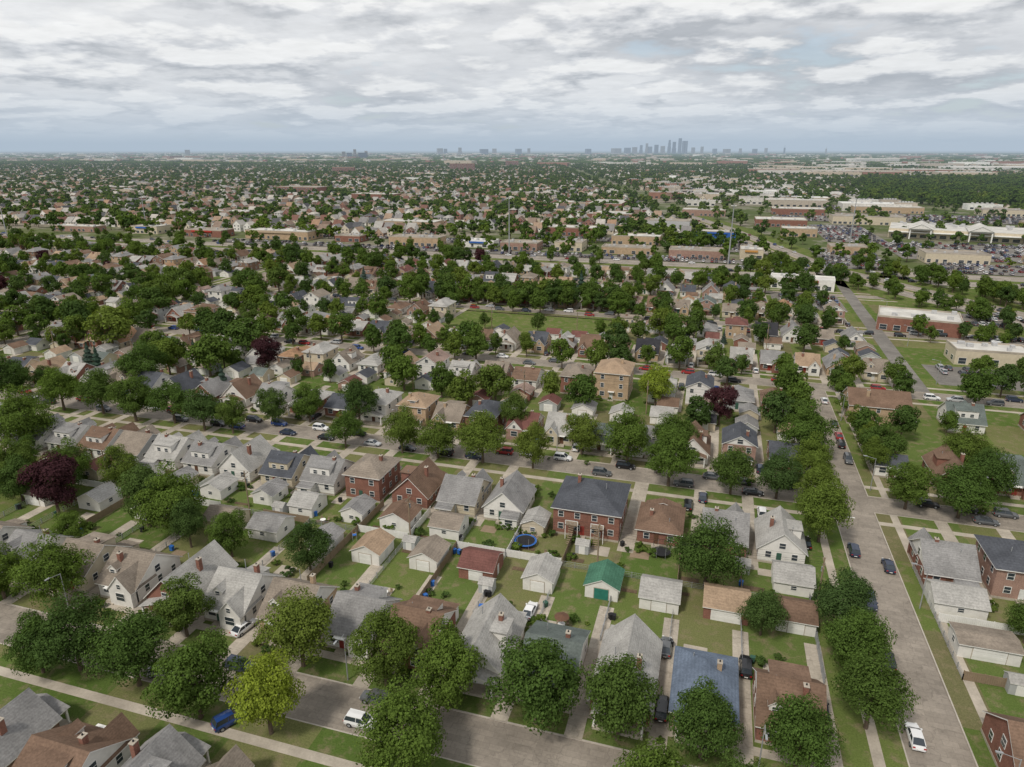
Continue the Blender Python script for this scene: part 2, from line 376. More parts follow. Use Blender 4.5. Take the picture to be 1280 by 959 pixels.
# ---------------------------------------------------------------- trees
def tree_mesh(name,seed,nl,ls,mat,nc=34,R=5.0,rz=4.8,zc=6.2,trunk=True,shape='round'):
    rg=np.random.default_rng(seed)
    if shape=='cone':
        hh=rg.random(nl); z=1.0+hh*11; rr=(1-hh)*3.2*(.6+.5*rg.random(nl))*(.8+.25*np.sin(hh*40)); a=rg.random(nl)*6.283
        P=np.stack([rr*np.cos(a),rr*np.sin(a),z],1); Nn=np.stack([np.cos(a),np.sin(a),.5+0*a],1)+rg.normal(0,.35,(nl,3))
    else:
        d=rg.normal(size=(nc,3)); d/=np.linalg.norm(d,axis=1)[:,None]; d[:,2]=d[:,2]*.9+.08
        rad=rg.uniform(.40,.98,nc)
        sx,sy=rg.uniform(.82,1.14,2)
        C=d*rad[:,None]*np.array([R*sx,R*sy,rz]); cr=rg.uniform(.16,.37,nc)*R
        C[:,:2]*=(1-.42*np.clip(C[:,2:3]/rz,0,1))
        k=rg.choice(nc,nl,p=cr**2/np.sum(cr**2))
        e=rg.normal(size=(nl,3)); e/=np.linalg.norm(e,axis=1)[:,None]
        e[:,2]=np.where((e[:,2]<-.3)&(rg.random(nl)<.7),-e[:,2],e[:,2])
        P=C[k]+e*(cr[k]*(.6+.55*rg.random(nl)**.7))[:,None]*np.array([1,1,.85])
        q=np.linalg.norm(P/np.array([R,R,rz]),axis=1)
        keep=q>.30; P=P[keep];e=e[keep];k=k[keep];nl=len(P)
        Nn=e*.8+P/R*.45+rg.normal(0,.40,(nl,3))+np.array([0,0,.25])
        P=P+np.array([0,0,zc]); P[:,2]=np.maximum(P[:,2],1.3+.9*rg.random(nl))
    Nn/=np.linalg.norm(Nn,axis=1)[:,None]
    r=rg.normal(size=(nl,3)); U=np.cross(Nn,r); U/=np.linalg.norm(U,axis=1)[:,None]; V=np.cross(Nn,U)
    sz=ls*rg.uniform(.6,1.35,nl)[:,None]; asp=rg.uniform(.55,.95,nl)[:,None]
    quad=np.stack([P+U*sz,P+V*sz*asp+Nn*sz*.15,P-U*sz*.9,P-V*sz*asp-Nn*sz*.1],1).reshape(-1,3)
    tr=MB()
    if trunk:
        tr.cyl(0,0,-.1,2.4,.34,.24,BARK,8,False); tr.cyl(0,0,2.4,5.5,.24,.13,BARK,7,False); tr.cyl(0,0,5.5,8.2,.13,.04,BARK,6,False)
        for i in range(6):
            a=i*1.05+rg.random(); z0=2.2+.5*i
            tr.tube((0,0,z0),(2.4*math.cos(a),2.4*math.sin(a),z0+2.2),.13,.05,BARK,5)
    else:
        tr.cyl(0,0,-.1,3.5,.3,.2,BARK,5,False)
    nv=len(tr.v); verts=np.concatenate([np.array(tr.v),quad])
    faces=tr.f+[(nv+4*i,nv+4*i+1,nv+4*i+2,nv+4*i+3) for i in range(nl)]
    me=bpy.data.meshes.new(name); me.from_pydata(verts.tolist(),[],faces)
    me.materials.append(BARK); me.materials.append(mat)
    me.polygons.foreach_set("material_index",[0]*len(tr.f)+[1]*nl); me.update()
    return me
NEAR=[tree_mesh("tree_near",i,17000,.152,LEAF,nc=48+i*6,rz=4.6+.4*(i%3)) for i in range(8)]
NEARY=tree_mesh("tree_lime",21,15000,.16,LEAFY,nc=52); NEARP=tree_mesh("tree_plum",22,13000,.18,LEAFP,nc=44)
MID=[tree_mesh("tree_mid",30+i,3400,.33,LEAF,nc=40,rz=4.3+.5*(i%3)) for i in range(7)]
MIDP=tree_mesh("tree_midplum",41,2500,.4,LEAFP)
SPR=tree_mesh("tree_spruce",42,6000,.28,LEAFS,shape='cone')
FAR=[tree_mesh("tree_far",50+i,380,.85,LEAF,nc=14,trunk=False) for i in range(5)]
SHR=[tree_mesh("shrub_mesh",60+i,900,.5,LEAF,nc=12,rz=4.0,zc=4.0,trunk=False) for i in range(3)]
def tree(s,t,D,kind=None,hs=None):
    hs=hs or random.uniform(.95,1.2); k=D/10.4
    if kind=='plum': me=NEARP if t<250 else MIDP; nm="plum_tree"
    elif kind=='lime': me=NEARY; nm="maple_tree"
    elif kind=='spruce': me=SPR; nm="spruce_tree"
    else: me=random.choice(NEAR if t<180 else MID); nm=random.choice(("maple_tree","maple_tree","linden_tree","elm_tree","ash_tree"))
    zk=(k*.75+.25)*hs if kind!='spruce' else k
    place(nm,me,(s,t,0),random.uniform(0,6.28),(k,k*random.uniform(.86,1.12),zk))
occupied=[]
def can(s,t,r=3.0):
    return all((s-a)**2+(t-b)**2>r*r for a,b in occupied)
def rtree(s,t,D,kind=None,r=5.0):
    if not vis(s,t,12) or not can(s,t,r): return
    occupied.append((s,t)); tree(s,t,D,kind)

TREES=[(-92,60,8.5),(-87,62,11),(-76,62,12),(-77,73,9.5),(-55,72.5,12.5),(-41,72.5,10),(-31,72,11),(-18,72,13.5),(-7,72.5,10.5),(4,72.5,10),(15.5,73,9.5),
(-52,60,10,'lime'),(-63,59.5,10.5),(-32,60,11.5),(-1,61,9),(8,64,8),(25.5,84,9),(25.3,94.5,10.5),(25.3,105,10),(25,133,11),(26,146,10),(3.5,111,12.5),(12.5,100,7),
(-68,95,8.5),(-101,98,13),(-109,99,12),(-95,95,8),(-131,97,13,'plum'),(-85,94.5,9),(45,153,11),(55,152,12),
(-170,122,14),(-74,148,10),(-64,148,10),(-52,148.5,12),(-39,149,9),(-29,160.5,10),(-17,159,12),(-6,149,12),(-6,166,10.5),(8,149,9.5),(18,150,10.5),(26,174,13),
(-94,162,12),(-109,160,10),(-118,155,9.5),(-14,201,12,'lime'),(5,192,11,'plum'),(-168,212,16),(-223,202,17),(-104,73,11),(-115,72,10),(-125,74,9),(26,160,10),
(44,176,11),(43,190,9),(62,176,10),(-145,100,10),(-134,146,12),(-146,148,12),(-158,146,13),(-172,148,12),(-186,147,12),(-90,147,9),(-125,146.5,10),(26,204,11),(25,218,11),(-50,170,9),(-1,185,9),(-70,182,11),(-62,190,12),(-80,190,10),(20,190,10),(-35,190,10),
(-128,111,8),(-141,110,9),(-117,88,7),(-150,104,11),(-160,100,12),(-170,98,12),(-181,104,13),(-192,120,14),(-202,128,13),(56,92,7),(53,110,6),(62,160,11),(72,152,10)]
for e in TREES:
    occupied.append((e[0],e[1])); tree(*e)

# ---------------------------------------------------------------- ground, roads, blocks
EW=[-16,67,153,236,319,402]; NS=[-900,-588,-276,34]
mb=MB(); S=60000
mb.poly([(-S,-S,-.2),(S,-S,-.2),(S,S,-.2),(-S,S,-.2)],GROUND); mb.obj("ground")
mb=MB(); mb.poly([(-1100,-20,-.14),(420,-20,-.14),(420,450,-.14),(-1100,450,-.14)],ROAD); mb.obj("street_pavement")
lawn=MB(); curb=MB(); walk=MB()
HW=3.9
def block(a0,a1,b0,b1,mat=LAWN,walks=True):
    lawn.poly([(a0+.2,b0+.2,0),(a1-.2,b0+.2,0),(a1-.2,b1-.2,0),(a0+.2,b1-.2,0)],mat)
    for (x0,x1,y0,y1) in ((a0,a1,b0,b0+.2),(a0,a1,b1-.2,b1),(a0,a0+.2,b0+.2,b1-.2),(a1-.2,a1,b0+.2,b1-.2)):
        curb.box(x0,x1,y0,y1,-.2,.008,CURB)
    if walks:
        o=4.0;w=1.5
        walk.box(a0+.21,a1-.21,b0+o,b0+o+w,-.01,.02,CONC); walk.box(a0+.21,a1-.21,b1-o-w,b1-o,-.01,.02,CONC)
        walk.box(a0+o-1,a0+o-1+w,b0+.21,b1-.21,-.01,.026,CONC); walk.box(a1-o-w+1,a1-o+1,b0+.21,b1-.21,-.01,.026,CONC)
for j in range(len(EW)-1):
    nn=NS if j<3 else NS[:-1]
    for i in range(len(nn)):
        a0=nn[i]+4.1; a1=nn[i+1]-4.1 if i+1<len(nn) else 190
        block(a0,a1,EW[j]+HW,EW[j+1]-HW)
for i in range(3):
    block(NS[i]+4.1,NS[i+1]-4.1 if i<2 else 300,EW[-1]+HW,451)
lawn.obj("lawn"); curb.obj("kerb"); walk.obj("sidewalk")
drv=MB()
def drive(s,tA,tB,w=2.5): drv.box(s-w/2,s+w/2,min(tA,tB),max(tA,tB),-.01,.034,DRIVE)

# ---------------------------------------------------------------- cars
CARCOL=dict(white=(.72,.72,.72),black=(.012,.012,.014),grey=(.10,.105,.11),silver=(.42,.43,.44),blue=(.02,.06,.22),red=(.30,.02,.02),navy=(.02,.03,.06))
CM={}
for k,c in CARCOL.items():
    m,t,b=nt("car_paint_"+k); b.inputs["Base Color"].default_value=(*c,1); b.inputs["Roughness"].default_value=.28; b.inputs["Specular IOR Level"].default_value=.5; b.inputs["Coat Weight"].default_value=.4; CM[k]=m
m,t,b=nt("car_paint_mixed"); oi=t.nodes.new("ShaderNodeObjectInfo")
t.links.new(ramp(t,oi.outputs["Random"],[(0,(.7,.7,.7)),(.2,(.02,.02,.02)),(.45,(.10,.10,.11)),(.65,(.36,.36,.38)),(.8,(.22,.03,.03)),(.9,(.03,.07,.2))],True),b.inputs["Base Color"]); b.inputs["Roughness"].default_value=.3; CM['mixed']=m
TAIL=flat("tail_light",(.35,.01,.01),.3); HEAD=flat("head_light",(.7,.7,.68),.2)
CARM={}
def carmesh(kind,col):
    if (kind,col) in CARM: return CARM[(kind,col)]
    mb=MB(); p=CM[col]
    suv=kind=='suv'
    st=[(-2.38,.74,.62 if not suv else .8,.40),(-2.28,.86,.88 if not suv else 1.02,.32),(-1.5,.92,.95 if not suv else 1.06,.28),(0,.93,.95 if not suv else 1.06,.26),(1.0,.92,.94 if not suv else 1.04,.28),(1.9,.88,.80 if not suv else .95,.3),(2.25,.80,.68 if not suv else .84,.34),(2.36,.66,.55,.42)]
    sec=[]
    for x,w,z,zb in st:
        sec.append([(x,-w*.93,zb),(x,-w,(zb+z)*.5+.05),(x,-w*.90,z-.02),(x,-w*.6,z+.03),(x,w*.6,z+.03),(x,w*.90,z-.02),(x,w,(zb+z)*.5+.05),(x,w*.93,zb)])
    for a,b_ in zip(sec,sec[1:]):
        for i in range(7): mb.poly([a[i],b_[i],b_[i+1],a[i+1]],p)
    mb.poly(sec[0],p); mb.poly(sec[-1],p)
    zs=.96 if not suv else 1.07; zr=1.45 if not suv else 1.74
    bx=[-2.0,1.15] if not suv else [-2.25,1.15]; rx=[-1.25,.30] if not suv else [-1.95,.35]
    B=[(bx[0],-.80),(bx[1],-.80),(bx[1],.80),(bx[0],.80)]; T=[(rx[0],-.66),(rx[1],-.64),(rx[1],.64),(rx[0],.66)]
    for i in range(4):
        j=(i+1)%4; mb.poly([(*B[i],zs),(*B[j],zs),(*T[j],zr),(*T[i],zr)],GLASS)
    mb.poly([(*T[0],zr),(*T[1],zr),(rx[1],0,zr+.06),(rx[0],0,zr+.06)],p); mb.poly([(rx[0],0,zr+.06),(rx[1],0,zr+.06),(*T[2],zr),(*T[3],zr)],p)
    for i in range(4): mb.tube((*B[i],zs),(*T[i],zr),.055,.045,p,4)
    for y,sg in ((-.80,-1),(.80,1)):
        mb.tube((-.45,y,zs),(-.42,y*.82,zr),.05,.05,p,4)
        mb.tube((T[0][0],sg*.655,zr),(T[1][0],sg*.645,zr),.05,.05,p,4)
        mb.box(.85,1.05,min(y*1.02,y*1.28),max(y*1.02,y*1.28),zs-.02,zs+.14,p,True)
        for x in (-1.45,1.45):
            n=12;r=.34 if not suv else .38; yo=sg*.95; yi=sg*.70
            R0=[(x+r*math.cos(2*math.pi*k/n),yo,r+r*math.sin(2*math.pi*k/n)) for k in range(n)]
            R1=[(a,yi,c) for a,_,c in R0]; mb.poly(R0,DARKM)
            for k in range(n): mb.poly([R0[k],R0[(k+1)%n],R1[(k+1)%n],R1[k]],DARKM)
            mb.poly([(x+.6*(a-x),yo+sg*.012,r+.6*(c-r)) for a,_,c in R0],METAL)
        mb.box(2.2,2.34,min(sg*.45,sg*.74),max(sg*.45,sg*.74),.62,.74,HEAD,True)
        mb.box(-2.40,-2.3,min(sg*.5,sg*.80),max(sg*.5,sg*.80),.72,.88,TAIL,True)
    mb.box(-2.44,-2.36,-.25,.25,.5,.62,HEAD)
    me=mb.mesh("car_"+kind+col); CARM[(kind,col)]=me; return me
CPOS=[]
def car(s,t,ang,kind='sedan',col='white',z=-.14):
    CPOS.append((s,t)); place("parked_car" ,carmesh(kind,col),(s,t,z),math.radians(ang))
CARS=[(-69,77,80,'sedan','white',.035),(-41,64.9,0,'suv','white'),(-41,69.3,180,'suv','grey'),(-58.5,60,60,'suv','blue',.03),(-74.5,65,15,'sedan','silver'),(-25,94.5,88,'sedan','white',.035),
(10,91,90,'suv','black',.035),(-1.5,79,90,'suv','black',.035),(31,99,90,'suv','black'),(31.2,131,90,'suv','navy'),(36.6,127,90,'sedan','navy'),(-91,155.5,0,'suv','black'),(-98,150.5,0,'sedan','black'),(-110,150.5,0,'sedan','navy'),(-17,156,0,'suv','black'),
(-1,140,90,'suv','black',.035),(2,144.5,90,'sedan','navy',.035),(13,150.6,0,'sedan','black'),(-22,150.6,0,'suv','grey'),(-42,156.3,0,'sedan','silver'),(-55,150.6,0,'suv','navy'),(-72,156,180,'sedan','black'),(20,85,90,'sedan','navy',.035),
(-84,69.3,0,'sedan','black'),(-96,64.6,180,'suv','grey'),(-64,69.3,0,'suv','navy'),(28,150.5,0,'sedan','blue'),(36.5,186,90,'suv','black'),(31,175,90,'sedan','silver'),(31.2,212,90,'sedan','red'),(60,151,0,'sedan','grey'),(31.5,84,90,'sedan','white'),
(-33,156.3,0,'suv','white'),(-84,150.6,0,'sedan','silver'),(-125,156,0,'suv','black'),(-103,156,0,'suv','white'),(4,156.2,0,'sedan','grey'),(20,156.2,0,'suv','black'),(-2,92,90,'sedan','grey',.035),(-44.6,88,90,'suv','black',.035),(31.3,205,90,'suv','navy'),(36.6,221,90,'sedan','white'),(50,155.8,0,'suv','black'),(14.5,141,90,'suv','white',.035),(22.4,131,90,'sedan','black',.035),(-89.5,91,90,'sedan','red',.035),(-100.5,88,90,'suv','silver',.035)]
for c_ in CARS: car(*c_)
Rc=random.Random(77)
def rcar(s,t,a,z=-.14):
    if vis(s,t,5) and all(abs(s-x)+abs(t-y)>6 for x,y in CPOS): car(s,t,a+Rc.choice((0,180)),Rc.choice(('suv','suv','sedan')),Rc.choice(('white','black','black','grey','silver','navy','blue','red','grey')),z)
for ts in (153,236,319):
    s=-420
    while s<130:
        s+=Rc.uniform(6,15)
        if abs(s-34)>9: rcar(s,ts+Rc.choice((-2.6,2.6)),0)
for t in range(100,235,1):
    if Rc.random()<.09 and abs(t-153)>9: rcar(Rc.choice((31.2,36.8)),t,90)

# ---------------------------------------------------------------- hero rows
AN=[(-131,'c','taupe','white'),(-119,'c','grey','white'),(-106.5,'c','taupe','cream'),(-95,'c','taupe','white'),(-83.5,'g','lgrey','red'),(-73,'c','lgrey','white'),(-62,'c','taupe','tanb'),(-50,'c','grey','white'),(-40,'c','brown','red'),(-28.5,'g','lgrey','white'),(-18,'s','greengrey','white'),(-7,'g','lgrey','red'),(4,'hd','blue','tanb'),(15,'c','brown','red')]
R=random.Random(3)
for i,(s,sty,ro,wa) in enumerate(AN):
    d=12.5 if sty!='c' else 10.5
    if s==-7: d=14.5
    house(hname(wa,1),s,82.5,'N',sty,ro,wa,8.2,d,1,True,R,gw='white' if ro in('brown',) or wa in('tanb',) or s==-7 else None)
    drive(s+5.4,67+HW,100)
BSL=[(-170,'c','grey','white',1),(-159,'c','grey','white',1),(-148.5,'c','brown','white',1),(-138,'c','taupe','greys',1),(-127,'c','lgrey','white',1),(-116,'c','grey','white',1),(-105.5,'g','lgrey','white',1),(-94,'c','dark','cream',1),(-83,'c','grey','white',1),(-71.5,'h','taupe','red',2),(-60,'g','brown','red',1),(-49,'c','grey','cream',1),(-38.5,'g','grey','white',1),(-6,'h','brown','red',1),(6.5,'c','grey','red',1),(17,'g','lgrey','white',1),(45.5,'c','grey','red',1),(57,'h','dark','pinkb',2)]
for (s,sty,ro,wa,st) in BSL:
    house(hname(wa,st),s,127.5,'S',sty,ro,wa,8.4 if s<50 else 10,10.8,st,True,R,gw='white' if (ro=='grey' and wa=='red') else None,solar=(s==-60))
    if s!=-6: drive(s-5.2 if s<40 else s+5.4,153-HW,119)
house("brick_apartment_building",-20.5,128,'S','h','dark','red',13.5,14,2,True,R,porch=False)
drive(-12,153-HW,118,3.2)
for s,t,ro,wa,w,d,ax,dr in [(-59,103,'tan','white',5.8,6.4,'y',None),(-47.5,104,'taupe','white',5.6,6.4,'y',None),(-37,104,'maroon','red',6.6,6.6,'x',None),(-25.3,104,'lgrey','white',5.4,6.6,'y',None),(-14,105,'green','white',5.8,6.4,'y',GREENDOOR),(-4,104.5,'lgrey','white',6.6,6.4,'x',None),(7,105,'tan','red',7.2,6.6,'x',None),(18,105,'brown','white',6,6.2,'x',None),(-69.5,103,'grey','white',5,5.5,'y',None),(-112,104,'lgrey','white',5.5,6,'y',None)]:
    garage(s,t,'N',ro,wa,w,d,ax,dr)
for s,t,ro,wa,w,d,ax in [(-81,115,'lgrey','white',5.6,6.2,'x'),(-69,115.5,'grey','white',5,6,'y'),(-59,115.5,'brown','white',6.6,6.4,'y'),(-48,115.5,'taupe','white',6.4,6,'x'),(-31,121.5,'lgrey','cream',4.6,5.6,'y'),(-83,104.5,'grey','white',6.8,6.2,'x'),(-94,104.5,'taupe','cream',7,6,'x'),(-92,117,'grey','white',5,6,'y'),(-127,117,'grey','white',5.8,6.2,'x'),(-140,116,'maroon','cream',6,6.4,'y'),(-152,116,'brown','white',6,6.2,'y'),(-105,116,'lgrey','white',5.5,6,'y'),(-127,104,'lgrey','white',6,6,'y'),(18.5,116,'lgrey','white',6.6,6.6,'x'),(-116,116,'grey','cream',5.2,6,'y')]:
    garage(s,t,'S',ro,wa,w,d,ax)
garage(45,117.5,'S','lgrey','white',8,6.6,'x'); garage(46,106,'N','taupe','white',8.5,5.0,'x',None,.18)
house("brick_house",45,82,'N','c','brown','red',9,12,1,True,R); house("brick_house",57,84,'N','g','taupe','red',8.5,12,1,True,R)
house("clapboard_house",45,172,'N','s','dark','white',7,7.5,1,True,R); house("brick_house",58,171,'N','g','brown','red',8.5,12,1,True,R); house("brick_house",71,172,'N','c','greengrey','red',9,12,1,True,R)
for s,ro,wa,w,st,sty in [(-83,'grey','brownb',11,1,'g'),(-71,'brown','white',10,1,'c'),(-60,'grey','white',8.5,1,'g'),(-49,'taupe','red',9,1,'c')]:
    house(hname(wa,1),s,46,'S',sty,ro,wa,8.5,11,st,True,R)
house("brick_apartment_building",-28,210,'N','h','tan','tanb',10.5,13,3,True,R,porch=False)
house("brick_house",-40.5,211,'S','h','taupe','red',8.5,12,2,True,R); house("brick_house",48.5,209,'E','g','brown','tanb',11,16,2,True,R,gw='tanb')
house("clapboard_house",71,210,'S','c','greengrey','white',9,11,1,True,R)

# ---------------------------------------------------------------- procedural rows
ROOFP=['grey']*7+['lgrey']*7+['taupe']*6+['brown']*5+['dark']*5+['maroon']*2+['tan']*3+['orange']*1+['pink']*1+['black','greengrey']
WALLP=['white']*8+['cream']*3+['red']*6+['pinkb']*2+['tanb']*3+['greys']*2+['brownb']*2
def hwy_s(t):
    pts=[(-100,400),(210,225),(366,140),(498,65),(593,39),(737,0),(1006,-77),(1950,-345),(9000,-2300)]
    for (a,b),(c,d) in zip(pts,pts[1:]):
        if a<=t<=c: return b+(d-b)*(t-a)/(c-a)
    return pts[-1][1]
def allowed(s,t):
    for n in NS:
        if n==34 and t>240: continue
        if abs(s-n)<9.5: return False
    if t>345 and s>26: return False
    if 280<t<312 and -116<s<-38: return False
    return True
rows=[(170,'N',153,190,[(-900,25)]),(211,'S',236,199,[(-900,25)]),(254,'N',236,271,[(-900,60)]),(296,'S',319,284,[(-900,60)]),(337,'N',319,357,[(-900,58)]),(379,'S',402,367,[(-900,25)]),(420,'N',402,438,[(-900,25)]),
(127.5,'S',153,116,[(-900,-182)]),(82.5,'N',67,104,[(-900,-139)]),(170,'N',153,190,[(79,130)]),(211,'S',236,199,[(83,140)]),(127.5,'S',153,116,[(69,90)])]
R=random.Random(11)
for th_,face,ts,tg,ranges in rows:
    for a,b_ in ranges:
        s=b_-4
        while s>a:
            pw=R.choice((10.6,11.2,11.8))
            if vis(s,th_,14) and allowed(s,th_) and not(th_==211 and (-48<s<-20)) :
                sty=R.choice('cccgggghs'); ro=R.choice(ROOFP); wa=R.choice(WALLP); st=1 if R.random()<.82 else 2
                if st==2: sty=R.choice('hhg')
                if sty=='h' and R.random()<.5: sty='hd'
                house(hname(wa,st),s,th_+R.uniform(-1.2,1.2),face,sty,ro,wa,R.uniform(7.4,8.6),R.uniform(9.8,12.5),st,False,R,gw='white' if R.random()<.3 else None)
                e=ts+HW if face=='N' else ts-HW
                drive(s+5.3,e,tg)
                if R.random()<.85:
                    garage(s+2.4+R.uniform(-.5,.5),tg+R.uniform(-2,2),face,R.choice(ROOFP),R.choice(['white']*4+['cream','cream','red','greys','pinkb']),R.uniform(5,6.6),R.uniform(5.6,6.8),R.choice('xyy'))
                if R.random()<.3: car(s+5.3,(e+th_)/2,90,R.choice(('suv','sedan')),R.choice(list(CARCOL)),.035)
            s-=pw
drv.obj("driveways")
R=random.Random(5)
for ts in (153,236,319,402):
    for off in (-5.6,5.6):
        if ts==153 : lo=-420;hi=-196
        else: lo=-900;hi=200 if ts<300 else 60
        s=hi
        while s>lo:
            s-=R.uniform(8.5,14)
            if abs(s-34)<8 and ts<240: continue
            if abs(s-68)<7 and ts>230: continue
            if ts==319 and off<0 and -116<s<-45 and R.random()<.6: continue
            if R.random()<.78: rtree(s,ts+off,R.choice((6,7,8,9,10,11,12.5)))
for tb in (109,195,278,362,442):
    s=130 if tb<200 else 58
    while s>-700:
        s-=R.uniform(5,8.5)
        if tb==109 and -128<s<60: continue
        if tb==278 and -116<s<-38 : continue
        if R.random()<(.50 if s>-150 else .60):
            k=None; x=R.random()
            if x<.03:k='plum'
            elif x<.07:k='spruce'
            rtree(s,tb+R.uniform(-7,7),R.choice((5,6,7,8,9,10,12)),k,4.0)
for tt in (150,165,180,195,210,225,90,105,120,135):
    for o in (-6,6): rtree(-276+o,tt,R.uniform(8,12))
for k in range(34): rtree(-136+k*2.9,R.uniform(325,331),R.uniform(8,13),None,3.2)
for k in range(20): rtree(-130+k*4.2,R.uniform(333,345),R.uniform(9,13),None,5)
for k in range(50): rtree(R.uniform(-460,-150),R.uniform(165,340),R.uniform(10,16),None,7)
for s in (-112,-95,-71,-44): rtree(s,277,R.uniform(5,7),None,4)
for (s,t) in [(-205,178),(-212,181),(-148,172)]: rtree(s,t,9,'spruce',3)
for t in (165,178,191,204,217,228): rtree(26,t,R.uniform(8,11)); rtree(41.5,t+5,R.uniform(6,8))
for k in range(190):
    t=R.uniform(225,500); s=hwy_s(t)+R.choice((-1,1))*R.uniform(17,34)
    rtree(s,t,R.uniform(6,11),None,6)
for k in range(30): rtree(R.uniform(74,135),R.choice((246,262,228,308,318)),R.uniform(5,9),None,7)
for k in range(40): rtree(R.uniform(-700,50),R.choice((447,500,473)),R.uniform(5,9),None,8)
for k in range(340):
    row=R.choice((82.5,127.5,127.5,170,211)); s=R.uniform(-170,62)
    if abs(s-34)<11: continue
    t=row+R.choice((-7.8,7.8,-9,10,-15 if row>100 else 12))
    if vis(s,t,2):
        z=R.uniform(.08,.24); place("shrub",R.choice(SHR),(s,t,-.1),R.uniform(0,6),(z*1.2,z*1.2,z))

# ---------------------------------------------------------------- yards
def fence(x0,y0,x1,y1,kind):
    mb=MB(); L=math.hypot(x1-x0,y1-y0); n=max(1,int(L/2.4))
    mt={'vinyl':TRIM,'wood':WOOD,'chain':METAL}[kind]
    hgt={'vinyl':1.7,'wood':1.7,'chain':1.15}[kind]
    for i in range(n+1): mb.box(i*L/n-.06,i*L/n+.06,-.06,.06,-.05,hgt+.08,mt)
    if kind=='chain':
        for z in (.15,.45,.75,hgt): mb.box(0,L,-.018,.018,z-.018,z+.018,mt,True)
        k=0.0
        while k<L: mb.box(k,k+.02,-.01,.01,.05,hgt,mt); k+=.35
    else:
        k=.07
        while k<L-.1: mb.box(k,min(k+.26,L),-.025,.025,.08,hgt,mt); k+=.29
        for z in (.35,hgt-.3): mb.box(0,L,.026,.07,z,z+.09,mt,True)
    mb.obj({'vinyl':"vinyl_fence",'wood':"wooden_fence",'chain':"chain_link_fence"}[kind],(x0,y0,0),math.atan2(y1-y0,x1-x0))
R=random.Random(9)
xs=[-153.5,-142.5,-132,-121.5,-110.7,-99.8,-88.7,-77.5,-66,-54.8,-44.2,-34,-23,-12.3,-1.6,9.5,21]
yd=MB()
for a,b_ in zip(xs,xs[1:]):
    fence(a,109.8,b_,109.8,R.choice(('vinyl','wood','chain','chain')))
    fence(b_,91,b_,109.6,R.choice(('wood','chain','chain','chain')))
    if R.random()<.8: fence(b_+.2,110.1,b_+.2,121,R.choice(('vinyl','wood','chain')))
    for base,sg in ((89.3,1),(121.5,-1)):
        if R.random()<.8:
            w=R.uniform(2,4.5);x=a+R.uniform(1,4); y=base+sg*R.uniform(1.5,3); d=R.uniform(2,3.5)
            yd.box(x,x+w,min(y,y+sg*d),max(y,y+sg*d),-.01,.028,R.choice((CONC,DRIVE,CONC,WOOD)))
        if R.random()<.7:
            x=a+R.uniform(.5,3); y=109.8+(-5 if sg>0 else 1)+R.uniform(0,2.5); yd.box(x,x+R.uniform(1.5,4),y,y+R.uniform(.8,1.6),-.01,.06,SOIL)
yd.obj("patio_and_garden_beds")
fence(41,98,41,128,'chain'); fence(41,98,60,98,'wood'); fence(41.2,112,60,112,'vinyl'); fence(21.2,92,21.2,121,'chain')
def trampoline(s,t,pm_,r=2.1):
    e=bpy.data.objects.new("trampoline",None); root.objects.link(e); e.location=(s,t,0)
    n=24; mat_=MB(); pad=MB(); fr=MB(); net=MB()
    P=lambda q,k,z:(q*math.cos(2*math.pi*k/n),q*math.sin(2*math.pi*k/n),z)
    mat_.poly([P(r*.83,k,.86) for k in range(n)],DARKM)
    for k in range(n): pad.poly([P(r*.83,k,.9),P(r*.83,k+1,.9),P(r,k+1,.9),P(r,k,.9)],pm_); pad.poly([P(r,k,.9),P(r,k+1,.9),P(r,k+1,.8),P(r,k,.8)],pm_)
    for k in range(0,n,4): fr.tube(P(r,k,0),P(r,k,2.5),.035,.035,METAL)
    for k in range(n):
        net.tube(P(r,k,2.45),P(r,k+1,2.45),.025,.025,DARKM,4); net.tube(P(r,k,.9),P(r,k,2.45),.008,.008,DARKM,3)
    for nm,m_ in (('jumping_mat',mat_),('pad',pad),('frame',fr),('net',net)): m_.obj(nm,parent=e)
trampoline(-31.5,115.2,BLUEP,2.3); trampoline(-5.0,119,DARKM,1.7)
mb=MB()
mb.box(-.4,.4,-.4,.4,1.35,1.45,BLUEP,True)
for x in(-.4,.4):
    for y in(-.4,.4): mb.tube((x,y,0),(x,y,2.2),.04,.04,METAL)
for sg in(-1,1): mb.poly([(.4,sg*.3,1.65),(2.9,sg*.3,.4),(2.9,sg*.3,.2),(.4,sg*.3,1.42)],YELLOW)
mb.poly([(.4,-.3,1.42),(.4,.3,1.42),(2.9,.3,.2),(2.9,-.3,.2)],YELLOW); mb.obj("playground_slide",(-65,106.5,0),2.2)
def shed(s,t,w=2.6,d=2.2,wa='greys'):
    mb=MB(); mb.box(-w/2,w/2,-d/2,d/2,-.05,2,WALL[wa]); gable(mb,-w/2,w/2,-d/2,d/2,2,2.7,'x',ROOF['lgrey'],.15,.08,wall=WALL[wa],wx=mb); mb.box(-.6,.6,-d/2-.04,-d/2,0,1.8,TRIM); mb.obj("garden_shed",(s,t,0))
shed(-34,98.5); shed(-86,112); shed(-20,116); shed(10,118); shed(-53,107.5); shed(48,98,3,2.4)
